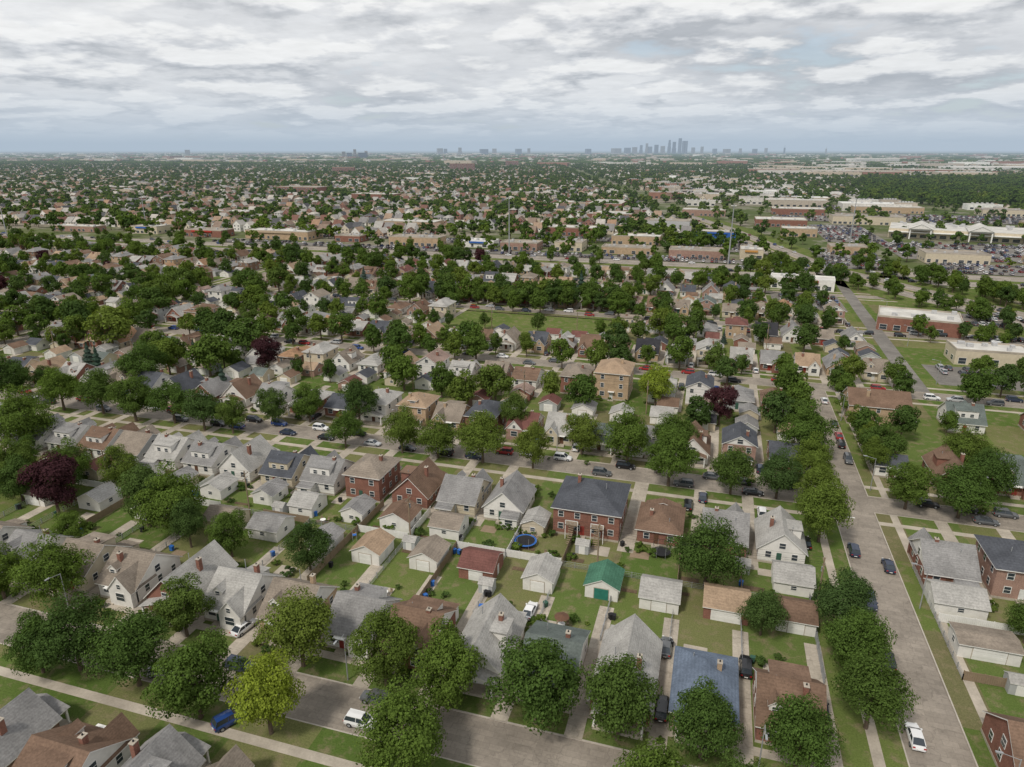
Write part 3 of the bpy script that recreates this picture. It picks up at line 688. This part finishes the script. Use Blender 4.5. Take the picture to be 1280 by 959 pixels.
def patio(s,t,um):
    mb=MB(); mb.cyl(0,0,0,.7,.05,.05,METAL,6); mb.cyl(0,0,.7,.74,.6,.6,TRIM,14)
    if um:
        mb.cyl(0,0,.74,2.3,.025,.025,METAL,6)
        for k in range(8):
            a=2*math.pi*k/8;b_=2*math.pi*(k+1)/8; mb.poly([(0,0,2.55),(1.3*math.cos(a),1.3*math.sin(a),2.1),(1.3*math.cos(b_),1.3*math.sin(b_),2.1)],um)
    for k in range(4):
        a=math.pi/4+k*math.pi/2; x,y=1.15*math.cos(a),1.15*math.sin(a); mb.box(x-.22,x+.22,y-.22,y+.22,.38,.44,WOOD,True); mb.box(x-.22,x+.22,min(y+.18*math.copysign(1,y),y+.24*math.copysign(1,y)),max(y+.18*math.copysign(1,y),y+.24*math.copysign(1,y)),.44,.9,WOOD)
        for dx in(-.18,.18):
            for dy in (-.18,.18): mb.box(x+dx-.02,x+dx+.02,y+dy-.02,y+dy+.02,0,.38,WOOD)
    mb.obj("patio_table",(s,t,.03))
for s,t,u in [(-19,92.5,DOORS[0]),(-51,92,None),(-8,93,None),(-75,111,None),(-26,112,None)]: patio(s,t,u)
for k in range(50):
    s=R.choice(xs)+R.uniform(-.5,2); t=R.choice((93,97,108,113,120)); mb=MB(); mt=R.choice((DARKM,DARKM,BLUEP,DOORS[2]))
    mb.poly([(-.28,-.3,.05),(.28,-.3,.05),(.33,-.36,1),(-.33,-.36,1)],mt);mb.poly([(-.28,.3,.05),(.28,.3,.05),(.33,.36,1),(-.33,.36,1)],mt);mb.poly([(-.28,-.3,.05),(-.28,.3,.05),(-.33,.36,1),(-.33,-.36,1)],mt);mb.poly([(.28,-.3,.05),(.28,.3,.05),(.33,.36,1),(.33,-.36,1)],mt)
    mb.poly([(-.36,-.4,1.02),(.36,-.4,1.02),(.36,.38,1.1),(-.36,.38,1.1)],mt); mb.tube((-.3,.3,.1),(.3,.3,.1),.09,.09,DARKM)
    mb.obj("wheelie_bin",(s,t,0),R.uniform(0,6))
pm=MB(); pm.cyl(0,0,-.1,10.5,.17,.11,WOOD,8); pm.box(-1.2,1.2,-.06,.06,9.6,9.72,WOOD,True); pm.box(-.9,.9,-.05,.05,8.7,8.8,WOOD,True)
for x in(-1.1,-.5,.5,1.1): pm.cyl(x,0,9.72,9.9,.04,.03,METAL,6)
pm.cyl(.35,0,7.6,8.5,.22,.22,METAL,10)
pole=pm.mesh("utility_pole")
for tb in (109.4,194.5,277.5,361):
    prev=None; w=MB()
    for k in range(12):
        s=22-k*38
        if not vis(s,tb,10): continue
        place("utility_pole",pole,(s,tb,0),math.pi/2)
        if prev is not None:
            for off,z in ((-1.1,9.9),(-.5,9.9),(1.1,9.9),(0,8.6)):
                for q in range(6):
                    f0,f1=q/6,(q+1)/6; sag=lambda f:-3.2*f*(1-f)*.5
                    w.tube((prev+(s-prev)*f0,tb+off,z+sag(f0)),(prev+(s-prev)*f1,tb+off,z+sag(f1)),.018,.018,DARKM,3)
        prev=s
    w.obj("power_lines")
lm=MB(); lm.cyl(0,0,-.1,8.2,.11,.06,METAL,8); lm.tube((0,0,8.1),(2.2,0,8.6),.045,.035,METAL); lm.box(1.9,2.7,-.13,.13,8.52,8.66,METAL,True)
lamp=lm.mesh("street_lamp")
for s,t,a in [(-100,71.8,-90),(-47,71.8,-90),(11,71.8,-90),(39.2,75,180),(39.2,115,180),(39.2,160,180),(39.2,205,180),(-80,158,-90),(-35,158,-90),(60,158,-90),(75,250,180),(77,300,180),(78,350,180)]: place("street_lamp",lamp,(s,t,0),math.radians(a))
def mast(s,t,h):
    mb=MB(); mb.cyl(0,0,-.2,h,.55,.26,METAL,10)
    n=12
    for k in range(n):
        a=2*math.pi*k/n;b_=2*math.pi*(k+1)/n
        mb.tube((1.4*math.cos(a),1.4*math.sin(a),h-.6),(1.4*math.cos(b_),1.4*math.sin(b_),h-.6),.08,.08,METAL,4)
        if k%2==0: mb.box(1.5*math.cos(a)-.3,1.5*math.cos(a)+.3,1.5*math.sin(a)-.3,1.5*math.sin(a)+.3,h-1,h-.5,TRIM,True); mb.tube((0,0,h-.2),(1.4*math.cos(a),1.4*math.sin(a),h-.6),.05,.05,METAL,4)
    mb.obj("lighting_mast",(s,t,0))
mast(-151,499,42); mast(8,499,40); mast(-557,571,34); mast(-599,457,40); mast(103,620,38); mast(200,520,34)

# ---------------------------------------------------------------- arterial road, highway, car parks, commercial
rd=MB(); ln=MB(); gr=MB()
rd.poly([(-1200,451,-.10),(600,451,-.10),(600,497,-.10),(-1200,497,-.10)],ROAD)
gr.box(-1200,600,469,477,-.2,.03,FIELD)
for tt in (455.2,464.8,481.2,490.8): ln.box(-1200,600,tt,tt+.18,-.1,-.092,LINE_W)
for k in range(110):
    s=-1000+k*13
    for tt in (460,486): ln.box(s,s+4,tt,tt+.16,-.1,-.09,LINE_W)
for t in (145.5,160.5,228.5,243.5,76.2,57): ln.box(30.2,33.8,t,t+.4,-.14,-.132,LINE_W)
pts=[(400,-100),(225,210),(140,366),(65,498),(39,593),(0,737),(-50,880)]
def strip(mb,pts,o0,o1,z,mat):
    L=[];Rr=[]
    for i,p in enumerate(pts):
        a=Vector(pts[max(0,i-1)]);b_=Vector(pts[min(len(pts)-1,i+1)]);d=(b_-a).normalized();n=Vector((d.y,-d.x))
        L.append((p[0]+n.x*o0,p[1]+n.y*o0,z));Rr.append((p[0]+n.x*o1,p[1]+n.y*o1,z))
    for i in range(len(pts)-1): mb.poly([L[i],Rr[i],Rr[i+1],L[i+1]],mat)
strip(gr,pts,-28,28,.03,FIELD); strip(rd,pts,-14,-1.2,.08,ROAD); strip(rd,pts,1.2,14,.08,ROAD)
strip(ln,pts,-8.1,-7.9,.09,LINE_W); strip(ln,pts,7.9,8.1,.09,LINE_W); strip(ln,pts,-2.2,-2,.09,LINE_Y); strip(ln,pts,2,2.2,.09,LINE_Y)
LOTS=[(76,112,250,274),(104,130,290,326),(30,64,360,398),(92,140,345,372),(130,330,560,662),(90,140,650,800),(-60,60,500,518),(-420,-20,498,517),(285,460,560,765),(-40,30,560,612),(-420,-300,556,600),(-240,-110,548,575),(60,120,840,900),(-150,-60,745,775),(140,420,860,960),(70,115,500,600),(140,300,500,545),(-160,-60,596,625),(-330,-250,560,600),(120,240,1000,1080)]
for i,(a0,a1,b0,b1) in enumerate(LOTS): rd.poly([(a0,b0,.035+.004*i),(a1,b0,.035+.004*i),(a1,b1,.035+.004*i),(a0,b1,.035+.004*i)],ASPH)
rd.poly([(65,240,.03),(71,240,.03),(75,451,.03),(69,451,.03)],ASPH)
rd.obj("roads"); gr.obj("verge"); ln.obj("road_markings")
fl=MB(); fl.poly([(-116,282,.02),(-40,282,.02),(-40,311,.02),(-116,311,.02)],FIELD); fl.obj("playing_field")
SIGN=[flat("sign_blue",(.03,.11,.38)),flat("sign_red",(.4,.04,.03)),flat("sign_orange",(.5,.25,.07)),flat("awning_tan",(.42,.33,.23))]
def commercial(name,s,t,w,d,h,wall,roofm,sign=None,rot=0,units=6,seed=0):
    R=random.Random(seed+int(s)); mb=MB(); x0,x1,y0,y1=-w/2,w/2,-d/2,d/2
    mb.box(x0,x1,y0,y1,-.1,h,wall)
    mb.poly([(x0+.3,y0+.3,h+.01),(x1-.3,y0+.3,h+.01),(x1-.3,y1-.3,h+.01),(x0+.3,y1-.3,h+.01)],roofm)
    for a in ((x0-.03,x1+.03,y0-.03,y0+.3),(x0-.03,x1+.03,y1-.3,y1+.03),(x0-.03,x0+.3,y0+.3,y1-.3),(x1-.3,x1+.03,y0+.3,y1-.3)): mb.box(*a,h-.15,h+.6,TRIM if wall==WALL['white'] else CONC,True)
    for i in range(units):
        x=R.uniform(x0+2,x1-3);y=R.uniform(y0+2,y1-3); mb.box(x,x+R.uniform(1.2,2.4),y,y+R.uniform(1,2),h+.02,h+R.uniform(.9,1.5),HVAC)
    n=max(2,int(w/5))
    for i in range(n):
        x=x0+(i+.5)*w/n
        if R.random()<.8: win(mb,'f',y0,x,1.6,w/n*R.uniform(.35,.7),2.2)
        win(mb,'b',y1,x,2,1.5,1.2)
        if h>12:
            for q in range(1,int(h/3.3)): win(mb,'f',y0,x,1.6+q*3.3,w/n*.6,1.6)
    for i in range(max(2,int(d/6))): y=y0+(i+.5)*d/max(2,int(d/6)); win(mb,'l',x0,y,2,2.2,1.6); win(mb,'r',x1,y,2,2.2,1.6)
    if sign: mb.box(x0+w*.2,x1-w*.25,y0-.9,y0-.02,h-1.5,h-.3,sign,True)
    mb.obj(name,(s,t,0),rot)
W=WALL
commercial("brick_warehouse",88,334,32,22,6,W['red'],FLATROOF,rot=-.2)
commercial("white_commercial_building",100,284,25,13,5.5,W['cream'],FLATROOF)
commercial("white_commercial_building",48,420,34,13,6,W['white'],FLATROOF,SIGN[1],-.1)
commercial("store_building",46,440,22,8,5,W['greys'],FLATROOFG)
commercial("store_building",-375,540,64,24,7,W['tanb'],FLATROOF,SIGN[3])
commercial("brick_store_building",-240,530,44,18,7,W['tanb'],FLATROOFG)
for k,(s,w,dy,sg,wl,rf) in enumerate([(-186,26,6,0,'white',FLATROOF),(-150,30,0,None,'pinkb',FLATROOFG),(-112,22,9,3,'cream',FLATROOFG),(-66,38,2,None,'tanb',FLATROOFG),(-14,40,-4,None,'pinkb',FLATROOFG),(24,16,6,2,'cream',FLATROOF),(-306,24,8,None,'red',FLATROOFG),(-450,40,4,1,'red',FLATROOFG),(-520,30,10,0,'cream',FLATROOF),(-600,50,2,None,'pinkb',FLATROOF),(95,26,50,None,'tanb',FLATROOFG),(160,40,24,None,'cream',FLATROOFG),(220,30,26,1,'tanb',FLATROOF)]):
    commercial("store_building",s,530+dy,w,15+(k%3)*3,5+(k%3)*.8,W[wl],rf,SIGN[sg] if sg is not None else None)
commercial("blue_store_building",-2,622,34,14,9,SIGN[0],FLATROOF,SIGN[0]); commercial("dark_store_building",-48,700,40,18,10,HVAC,FLATROOFG)
for s,t,w,d in [(-66,590,40,20),(-130,640,50,22),(-210,720,60,30),(-120,800,50,36),(-20,880,50,26),(-300,650,60,26),(60,780,50,30),(90,930,60,30),(-190,960,60,30),(-400,800,60,26),(-560,700,70,24),(70,690,30,20),(200,990,80,30),(330,980,60,30)]:
    commercial("commercial_building",s,t,w,d,7,W[random.choice(('pinkb','cream','tanb','red'))],random.choice((FLATROOF,FLATROOFG)))
commercial("brick_school",-705,1085,80,40,14,W['red'],FLATROOFG); commercial("brick_factory",-520,1000,70,30,10,W['red'],FLATROOF)
mb=MB(); mb.box(-70,70,-30,30,-.1,8,W['cream']); mb.poly([(-69.5,-29.5,8.02),(69.5,-29.5,8.02),(69.5,29.5,8.02),(-69.5,29.5,8.02)],FLATROOF)
for i in range(18): win(mb,'f',-30,-65+i*7.6,2,5,2.6)
for x in (-45,0,45):
    gable(mb,x-9,x+9,-38,0,9,13,'y',FLATROOF,.6,.3,wall=W['white'],wx=mb); mb.box(x-9,x+9,-36,-30,7.6,9,TRIM,True)
    for dx in (-8,8): mb.box(x+dx-.5,x+dx+.5,-37,-36,0,9,TRIM)
mb.box(-70,70,-35,-30,5.2,5.8,TRIM,True)
for i in range(30): x=random.uniform(-65,62);y=random.uniform(2,26); mb.box(x,x+3,y,y+2,8.03,9.8,HVAC)
mb.obj("shopping_mall",(222,716,0),-.22)
commercial("store_building",330,790,90,40,8,W['tanb'],FLATROOF); commercial("store_building",150,830,70,34,8,W['cream'],FLATROOFG)

# ---------------------------------------------------------------- geometry-node instancing
def coll(name,meshes):
    c=bpy.data.collections.new(name)
    for i,me in enumerate(meshes):
        o=bpy.data.objects.new("%s_source_%02d"%(name,i),me); c.objects.link(o)
    return c
def instancer(name,P,c):
    me=bpy.data.meshes.new(name); me.from_pydata([p[:3] for p in P],[],[])
    a=me.attributes.new("rot",'FLOAT_VECTOR','POINT'); a.data.foreach_set("vector",[x for p in P for x in (0,0,p[3])])
    a=me.attributes.new("scl",'FLOAT_VECTOR','POINT'); a.data.foreach_set("vector",[x for p in P for x in p[4]])
    a=me.attributes.new("idx",'INT','POINT'); a.data.foreach_set("value",[p[5] for p in P])
    o=bpy.data.objects.new(name,me); root.objects.link(o)
    g=bpy.data.node_groups.new(name,'GeometryNodeTree')
    g.interface.new_socket("Geometry",in_out='INPUT',socket_type='NodeSocketGeometry'); g.interface.new_socket("Geometry",in_out='OUTPUT',socket_type='NodeSocketGeometry')
    gi=g.nodes.new("NodeGroupInput"); go=g.nodes.new("NodeGroupOutput"); ip=g.nodes.new("GeometryNodeInstanceOnPoints"); ci=g.nodes.new("GeometryNodeCollectionInfo")
    ci.inputs["Collection"].default_value=c; ci.inputs["Separate Children"].default_value=True; ci.inputs["Reset Children"].default_value=True
    def na(n,ty):
        x=g.nodes.new("GeometryNodeInputNamedAttribute"); x.data_type=ty; x.inputs["Name"].default_value=n; return x.outputs["Attribute"]
    g.links.new(gi.outputs[0],ip.inputs["Points"]); g.links.new(ci.outputs[0],ip.inputs["Instance"]); ip.inputs["Pick Instance"].default_value=True
    g.links.new(na("idx",'INT'),ip.inputs["Instance Index"]); g.links.new(na("rot",'FLOAT_VECTOR'),ip.inputs["Rotation"]); g.links.new(na("scl",'FLOAT_VECTOR'),ip.inputs["Scale"])
    g.links.new(ip.outputs[0],go.inputs[0])
    md=o.modifiers.new("instances",'NODES'); md.node_group=g
    return o
def dhouse(w,d,st,axis,hipr=False):
    mb=MB(); ze=.4+2.75*st; x0,x1,y0,y1=-w/2,w/2,-d/2,d/2
    mb.box(x0,x1,y0,y1,-.2,ze,IWALL)
    if hipr: hip(mb,x0,x1,y0,y1,ze,ze+min(w,d)/2*.55,IROOF)
    else: gable(mb,x0,x1,y0,y1,ze,ze+(w if axis=='y' else d)/2*.85,axis,IROOF,wall=IWALL,wx=mb)
    for x in (-w*.25,w*.25):
        for k in range(st): mb.box(x-.6,x+.6,y0-.05,y0,1.4+2.7*k,2.6+2.7*k,GLASS); mb.box(x-.6,x+.6,y1,y1+.05,1.4+2.7*k,2.6+2.7*k,GLASS)
    for y in (-d*.25,d*.25): mb.box(x1,x1+.05,y-.5,y+.5,1.4,2.6,GLASS); mb.box(x0-.05,x0,y-.5,y+.5,1.4,2.6,GLASS)
    return mb.mesh("distant_house")
HC=coll("distant_house",[dhouse(8,12,1,'y'),dhouse(8.5,11,1,'x'),dhouse(8,11,2,'x',True),dhouse(5.8,6.2,1,'y'),dhouse(8,10,2,'y')])
TC=coll("distant_tree",FAR)
def bigb(w,d,h):
    mb=MB(); mb.box(-w/2,w/2,-d/2,d/2,-.2,h,IBIG); mb.box(-w/2-.1,w/2+.1,-d/2-.1,-d/2+.3,h,h+.6,IBIG); mb.poly([(-w/2+.4,-d/2+.4,h+.05),(w/2-.4,-d/2+.4,h+.05),(w/2-.4,d/2-.4,h+.05),(-w/2+.4,d/2-.4,h+.05)],IBIGR)
    for i in range(int(w/8)): mb.box(-w/2+3+i*8,-w/2+7+i*8,-d/2-.15,-d/2,1,3.2,GLASS)
    for i in range(5): mb.box(-w/3+i*w/7,-w/3+i*w/7+2.5,0,2,h+.06,h+1.8,HVAC)
    return mb.mesh("distant_big")
BC=coll("distant_commercial_building",[bigb(40,22,7),bigb(80,45,9),bigb(24,16,11),bigb(150,80,12)])
def forest(s,t): return 210<s<1100 and 1100<t<2100 and s>190+(.16*(t-1080))
R=random.Random(21); HP=[];TP=[];BP=[]
t=560
while t<4200:
    s0=int(-1.35*t-150); s1=int(.55*t+150)
    for (th_,gd) in ((t+17,20),(t+58,-11)):
        s=s0
        while s<s1:
            s+=R.uniform(11,12.5)
            hs=hwy_s(th_)
            if not vis(s,th_,30): continue
            if abs(s-hs)<35: continue
            if hs+30<s<hs+420 and th_<1080: continue
            if s>hs and R.random()<.5: continue
            if forest(s,th_): continue
            if abs(s)<260 and th_<640 and R.random()<.9: continue
            if abs(((s+276)%312))<10: continue
            if R.random()<.14 or (th_>1800 and R.random()<.2): continue
            HP.append((s,th_+R.uniform(-1,1),0,R.choice((0,math.pi)),(1,1,R.uniform(.95,1.15)),R.choice((0,0,1,1,2,4))))
            if R.random()<.6 and th_<2200: HP.append((s+2.5,th_+gd,0,0,(1,1,.9),3))
    t+=83
t=505
while t<3900:
    s0=-1.35*t-150; s1=.62*t+150
    n=int((s1-s0)/10.5)
    for k in range(n):
        for row in (0,1,2,3):
            tt=t+[8,40,75,43][row]+R.uniform(-6,6)
            s=R.uniform(s0,s1); hs=hwy_s(tt)
            if not vis(s,tt,30): continue
            if abs(s-hs)<16: continue
            f=.5+.5*math.sin(s*.011+2)*math.sin(tt*.013)
            if tt<525 and R.random()<.7: continue
            if hs+34<s<hs+420 and tt<1080 and R.random()<.8: continue
            if R.random()>.36+.46*f: continue
            z=R.uniform(.55,1.3); TP.append((s,tt,0,R.uniform(0,6.28),(z,z,z*R.uniform(.85,1.15)),R.randrange(5)))
    t+=83
for k in range(3600):
    s=R.uniform(150,1100);tt=R.uniform(1100,2100)
    if forest(s,tt) and vis(s,tt,20) and math.sin(s*.02)*math.sin(tt*.012+1)>-.55:
        z=R.uniform(.8,1.7); TP.append((s,tt,0,R.uniform(0,6.28),(z,z,z),R.randrange(5)))
for k in range(190):
    tt=R.uniform(900,3600); s=R.uniform(-1.3*tt,.6*tt)
    if vis(s,tt,0) and not forest(s,tt) and abs(s-hwy_s(tt))>60: BP.append((s,tt,0,R.choice((0,math.pi/2)),(1,1,1),R.choice((0,0,0,1,2))))
for k in range(90):
    tt=R.uniform(1000,1900); s=hwy_s(tt)+R.uniform(50,330)
    if not forest(s,tt): BP.append((s,tt,0,0,(1,1,1),R.choice((0,1,2))))
for k in range(70):
    tt=R.uniform(2150,3400); s=R.uniform(100,.6*tt)
    if vis(s,tt,0): BP.append((s,tt,0,0,(1,1,1.2),R.choice((1,3,0,3))))
for k in range(2400):
    tt=3400+R.random()**1.2*9000; s=R.uniform(-1.3*tt,.6*tt)
    if vis(s,tt,0): BP.append((s,tt,0,R.choice((0,math.pi/2)),(1,1,R.uniform(.8,1.9)),R.choice((0,0,0,1,2,2,2,3))))
fm=[]
for q in range(3):
    rg=np.random.default_rng(90+q); mb=MB(); n=500
    for i in range(n):
        x,y=rg.normal(0,22),rg.normal(0,22); z=rg.uniform(1,10)*math.exp(-(x*x+y*y)/4000); r=rg.uniform(1.5,3)
        a=rg.uniform(0,6.28); v=Vector((math.cos(a),math.sin(a),rg.uniform(-.6,.6))); u=Vector((-math.sin(a),math.cos(a),rg.uniform(-.5,.5))); c0=Vector((x,y,z))
        mb.poly([tuple(c0+v*r),tuple(c0+u*r),tuple(c0-v*r),tuple(c0-u*r)],LEAF)
    fm.append(mb.mesh("far_woodland_mesh"))
WC=coll("distant_woodland",fm); WP=[]
for k in range(11500):
    tt=3700+ (R.random()**1.4)*11500; X=R.uniform(-.85,.85)*tt
    s=X*CT-tt*ST; t2=X*ST+tt*CT
    z=R.uniform(.7,1.4); WP.append((s,t2,0,R.uniform(0,6.28),(z*1.4,z*1.4,z),R.randrange(3)))
instancer("distant_houses",HP,HC); instancer("distant_trees",TP,TC); instancer("distant_commercial_buildings",BP,BC); instancer("distant_woodland",WP,WC)
CC=coll("distant_car",[carmesh('suv','mixed'),carmesh('sedan','mixed')]); CP=[]
for i,(a0,a1,b0,b1) in enumerate(LOTS):
    y=b0+3; q=0
    while y<b1-3:
        x=a0+2
        while x<a1-2:
            if R.random()<.55: CP.append((x,y,.035+.004*i,math.pi/2,(1,1,1),R.randrange(2)))
            x+=2.9
        y+=5.4 if q%2 else 11.5; q+=1
for k in range(110):
    s=R.uniform(-700,260); CP.append((s,R.choice((457.5,462,467.2,483.5,488.5,493)),-.1,0,(1,1,1),R.randrange(2)))
for i in range(40):
    tt=R.uniform(240,860); CP.append((hwy_s(tt)+R.choice((-11,-5,5,11)),tt,.08,math.atan2(1,-.3),(1,1,1),R.randrange(2)))
for k in range(50):
    s=R.uniform(-450,22); CP.append((s,402+R.choice((-2.6,2.6)),-.14,0,(1,1,1),R.randrange(2)))
instancer("distant_cars",CP,CC)

# ---------------------------------------------------------------- skyline
SKYM=[flat("tower_bluegrey",(.17,.21,.27)),flat("tower_stone",(.30,.29,.28)),flat("tower_dark",(.11,.14,.19))]
def tower(u,h,w,dist=13000,tiers=2,m=0,spire=0,round_=False):
    X=(u-640)/853.3*(dist*.946+24); s=X*CT-dist*ST; t=X*ST+dist*CT
    mb=MB(); mt=SKYM[m]; z=0
    for k in range(tiers):
        zz=h*(k+1)/tiers if tiers<3 else h*(.55,.8,1)[k]; ww=w*(1-.2*k)/2
        if round_: mb.cyl(0,0,z,zz,ww,ww,mt,16)
        else: mb.box(-ww,ww,-ww,ww,z,zz,mt)
        for q in range(int((zz-z)/12)):
            if not round_: mb.box(-ww-.5,ww+.5,-ww-.5,ww+.5,z+4+q*12,z+8+q*12,GLASS)
        z=zz
    if spire: mb.cyl(0,0,h,h+spire,3,1,mt,6)
    mb.obj("skyscraper",(s,t,0),TH+.3)
for a in [(793,120,70,13000,1,1),(801,155,45,13000,2,0),(808,185,42,13000,2,1),(812,130,60,13000,1,0),(820,160,55,13000,1,2),(828,140,60,13000,1,1),(836,240,45,13000,3,0,25),(842,210,55,13000,2,2),(849,270,60,13000,1,2,0,True),(853.5,225,50,13000,1,2,0,True),(857,225,50,13000,1,2,0,True),(866,115,50,13000,1,1),(877,130,40,13000,1,1),(770,100,140,13000,1,1),(784,110,90,13000,1,0),(893,95,60,13000,1,0),(925,98,45,13000,2,1),(957,106,40,13000,1,1),(980,110,22,13000,1,2,50),(1032,95,20,13000,1,1,40),
          (430,60,30,6500,1,1),(437,50,45,6500,1,0),(444,80,30,6500,2,1),(453,50,70,6500,1,2),(458,66,25,6500,1,1),(550,98,90,12000,1,1),(557,92,50,12000,1,0),(575,110,60,12000,2,1),(605,86,120,12000,1,2),(618,94,60,12000,1,1),(648,90,90,12000,1,0),(661,98,40,12000,1,1),(235,75,60,10000,1,1),(735,90,80,12000,1,0),(908,88,90,12000,1,1),(943,90,60,12000,1,0)]:
    tower(*a)
for u,tt,w,d,h in [(430,2300,70,20,22),(578,2600,90,20,28),(1090,4300,260,120,26),(1060,3900,150,80,14),(1240,2700,330,140,15),(1215,2400,150,60,12),(1150,3200,240,90,14),(1060,2600,160,60,12),(640,3300,60,20,26)]:
    X=(u-640)/853.3*(tt*.946+24); s=X*CT-tt*ST; t2=X*ST+tt*CT
    commercial("apartment_block" if h>20 and w<100 else "industrial_shed",s,t2,w,d,h,W['red'] if w<100 else W['white'],FLATROOF,rot=TH)

# ---------------------------------------------------------------- haze (homogeneous volume over the distant city; its emission stands in for scattered light)
mb=MB(); mb.box(-45000,45000,540,45000,-5,520,GLASS,True); hz=mb.obj("atmospheric_haze")
m=bpy.data.materials.new("haze_glow"); m.use_nodes=True; t=m.node_tree; t.nodes.clear()
ab=t.nodes.new("ShaderNodeVolumeAbsorption"); em=t.nodes.new("ShaderNodeEmission"); ad=t.nodes.new("ShaderNodeAddShader"); o=t.nodes.new("ShaderNodeOutputMaterial")
SG=6.5e-5
ab.inputs[0].default_value=(0,0,0,1); ab.inputs[1].default_value=SG
em.inputs[0].default_value=(.42,.51,.61,1); em.inputs[1].default_value=SG
t.links.new(ab.outputs[0],ad.inputs[0]); t.links.new(em.outputs[0],ad.inputs[1]); t.links.new(ad.outputs[0],o.inputs["Volume"])
hz.data.materials.clear(); hz.data.materials.append(m)

# ---------------------------------------------------------------- world + sun
SUN_EL=math.radians(52); SUN_AZ=math.radians(205)
wd=bpy.data.worlds.new("World"); SC.world=wd; wd.use_nodes=True; t=wd.node_tree; t.nodes.clear()
sky=t.nodes.new("ShaderNodeTexSky"); sky.sky_type='NISHITA'; sky.sun_disc=False; sky.sun_elevation=SUN_EL; sky.sun_rotation=SUN_AZ
tc=t.nodes.new("ShaderNodeTexCoord"); sp=t.nodes.new("ShaderNodeSeparateXYZ"); t.links.new(tc.outputs["Generated"],sp.inputs[0])
z0=math_(t,'MAXIMUM',sp.outputs[2],0.0)
def proj(off,dz,w=3.7):
    z=math_(t,'ADD',z0,off+dz); cb=t.nodes.new("ShaderNodeCombineXYZ")
    t.links.new(math_(t,'DIVIDE',sp.outputs[0],z),cb.inputs[0]); t.links.new(math_(t,'DIVIDE',sp.outputs[1],z),cb.inputs[1]); cb.inputs[2].default_value=w
    return cb.outputs[0]
big=noise(t,proj(.15,0),.7,4,.5)
deck=ramp(t,big,[(.36,(.46,.48,.51)),(.64,(.84,.845,.85)),(.5,(.67,.68,.70))])
n1=noise(t,proj(.15,0,9.1),2.1,10,.55); n1b=noise(t,proj(.15,.016,9.1),2.1,10,.55)
rel=math_(t,'SUBTRACT',n1,n1b)
lit=math_(t,'MULTIPLY_ADD',rel,5.5,.56,clamp=True)
puff=ramp(t,lit,[(.08,(.43,.45,.48)),(.92,(.95,.945,.93)),(.5,(.69,.70,.72))])
mask=mapr(t,n1,.44,.54,0,.85)
cc=mixc(t,mask,deck,puff)
fine=mapr(t,noise(t,proj(.08,0,1.3),6.0,6,.6),.3,.7,.94,1.06)
cc=mixc(t,1.0,cc,fine,'MULTIPLY')
low=mapr(t,sp.outputs[2],.0,.07,1,0)
cc=mixc(t,math_(t,'MULTIPLY',low,.72),cc,(.64,.71,.79))
gap=mapr(t,math_(t,'ADD',n1,math_(t,'MULTIPLY',big,.7)),.64,.74,.6,1)
bg1=t.nodes.new("ShaderNodeBackground"); t.links.new(sky.outputs[0],bg1.inputs[0]); bg1.inputs[1].default_value=.14
bg2=t.nodes.new("ShaderNodeBackground"); t.links.new(cc,bg2.inputs[0]); bg2.inputs[1].default_value=1.03
mx=t.nodes.new("ShaderNodeMixShader"); t.links.new(gap,mx.inputs[0]); t.links.new(bg1.outputs[0],mx.inputs[1]); t.links.new(bg2.outputs[0],mx.inputs[2])
ow=t.nodes.new("ShaderNodeOutputWorld"); t.links.new(mx.outputs[0],ow.inputs[0])
L=bpy.data.lights.new("sun",'SUN'); L.energy=2.6; L.angle=math.radians(8); L.color=(1,.94,.85)
so=bpy.data.objects.new("sun",L); root.objects.link(so)
d=Vector((math.sin(SUN_AZ)*math.cos(SUN_EL),math.cos(SUN_AZ)*math.cos(SUN_EL),math.sin(SUN_EL)))
so.rotation_euler=d.to_track_quat('Z','Y').to_euler(); so.location=(0,0,300)

# ---------------------------------------------------------------- camera
c=bpy.data.cameras.new("camera"); c.sensor_width=36; c.lens=24; c.clip_start=1; c.clip_end=120000
co=bpy.data.objects.new("camera",c); root.objects.link(co); co.location=(0,0,H); co.rotation_euler=(math.pi/2-PITCH,0,TH); SC.camera=co
SC.view_settings.view_transform='Standard'; SC.view_settings.look='None'; SC.view_settings.exposure=0
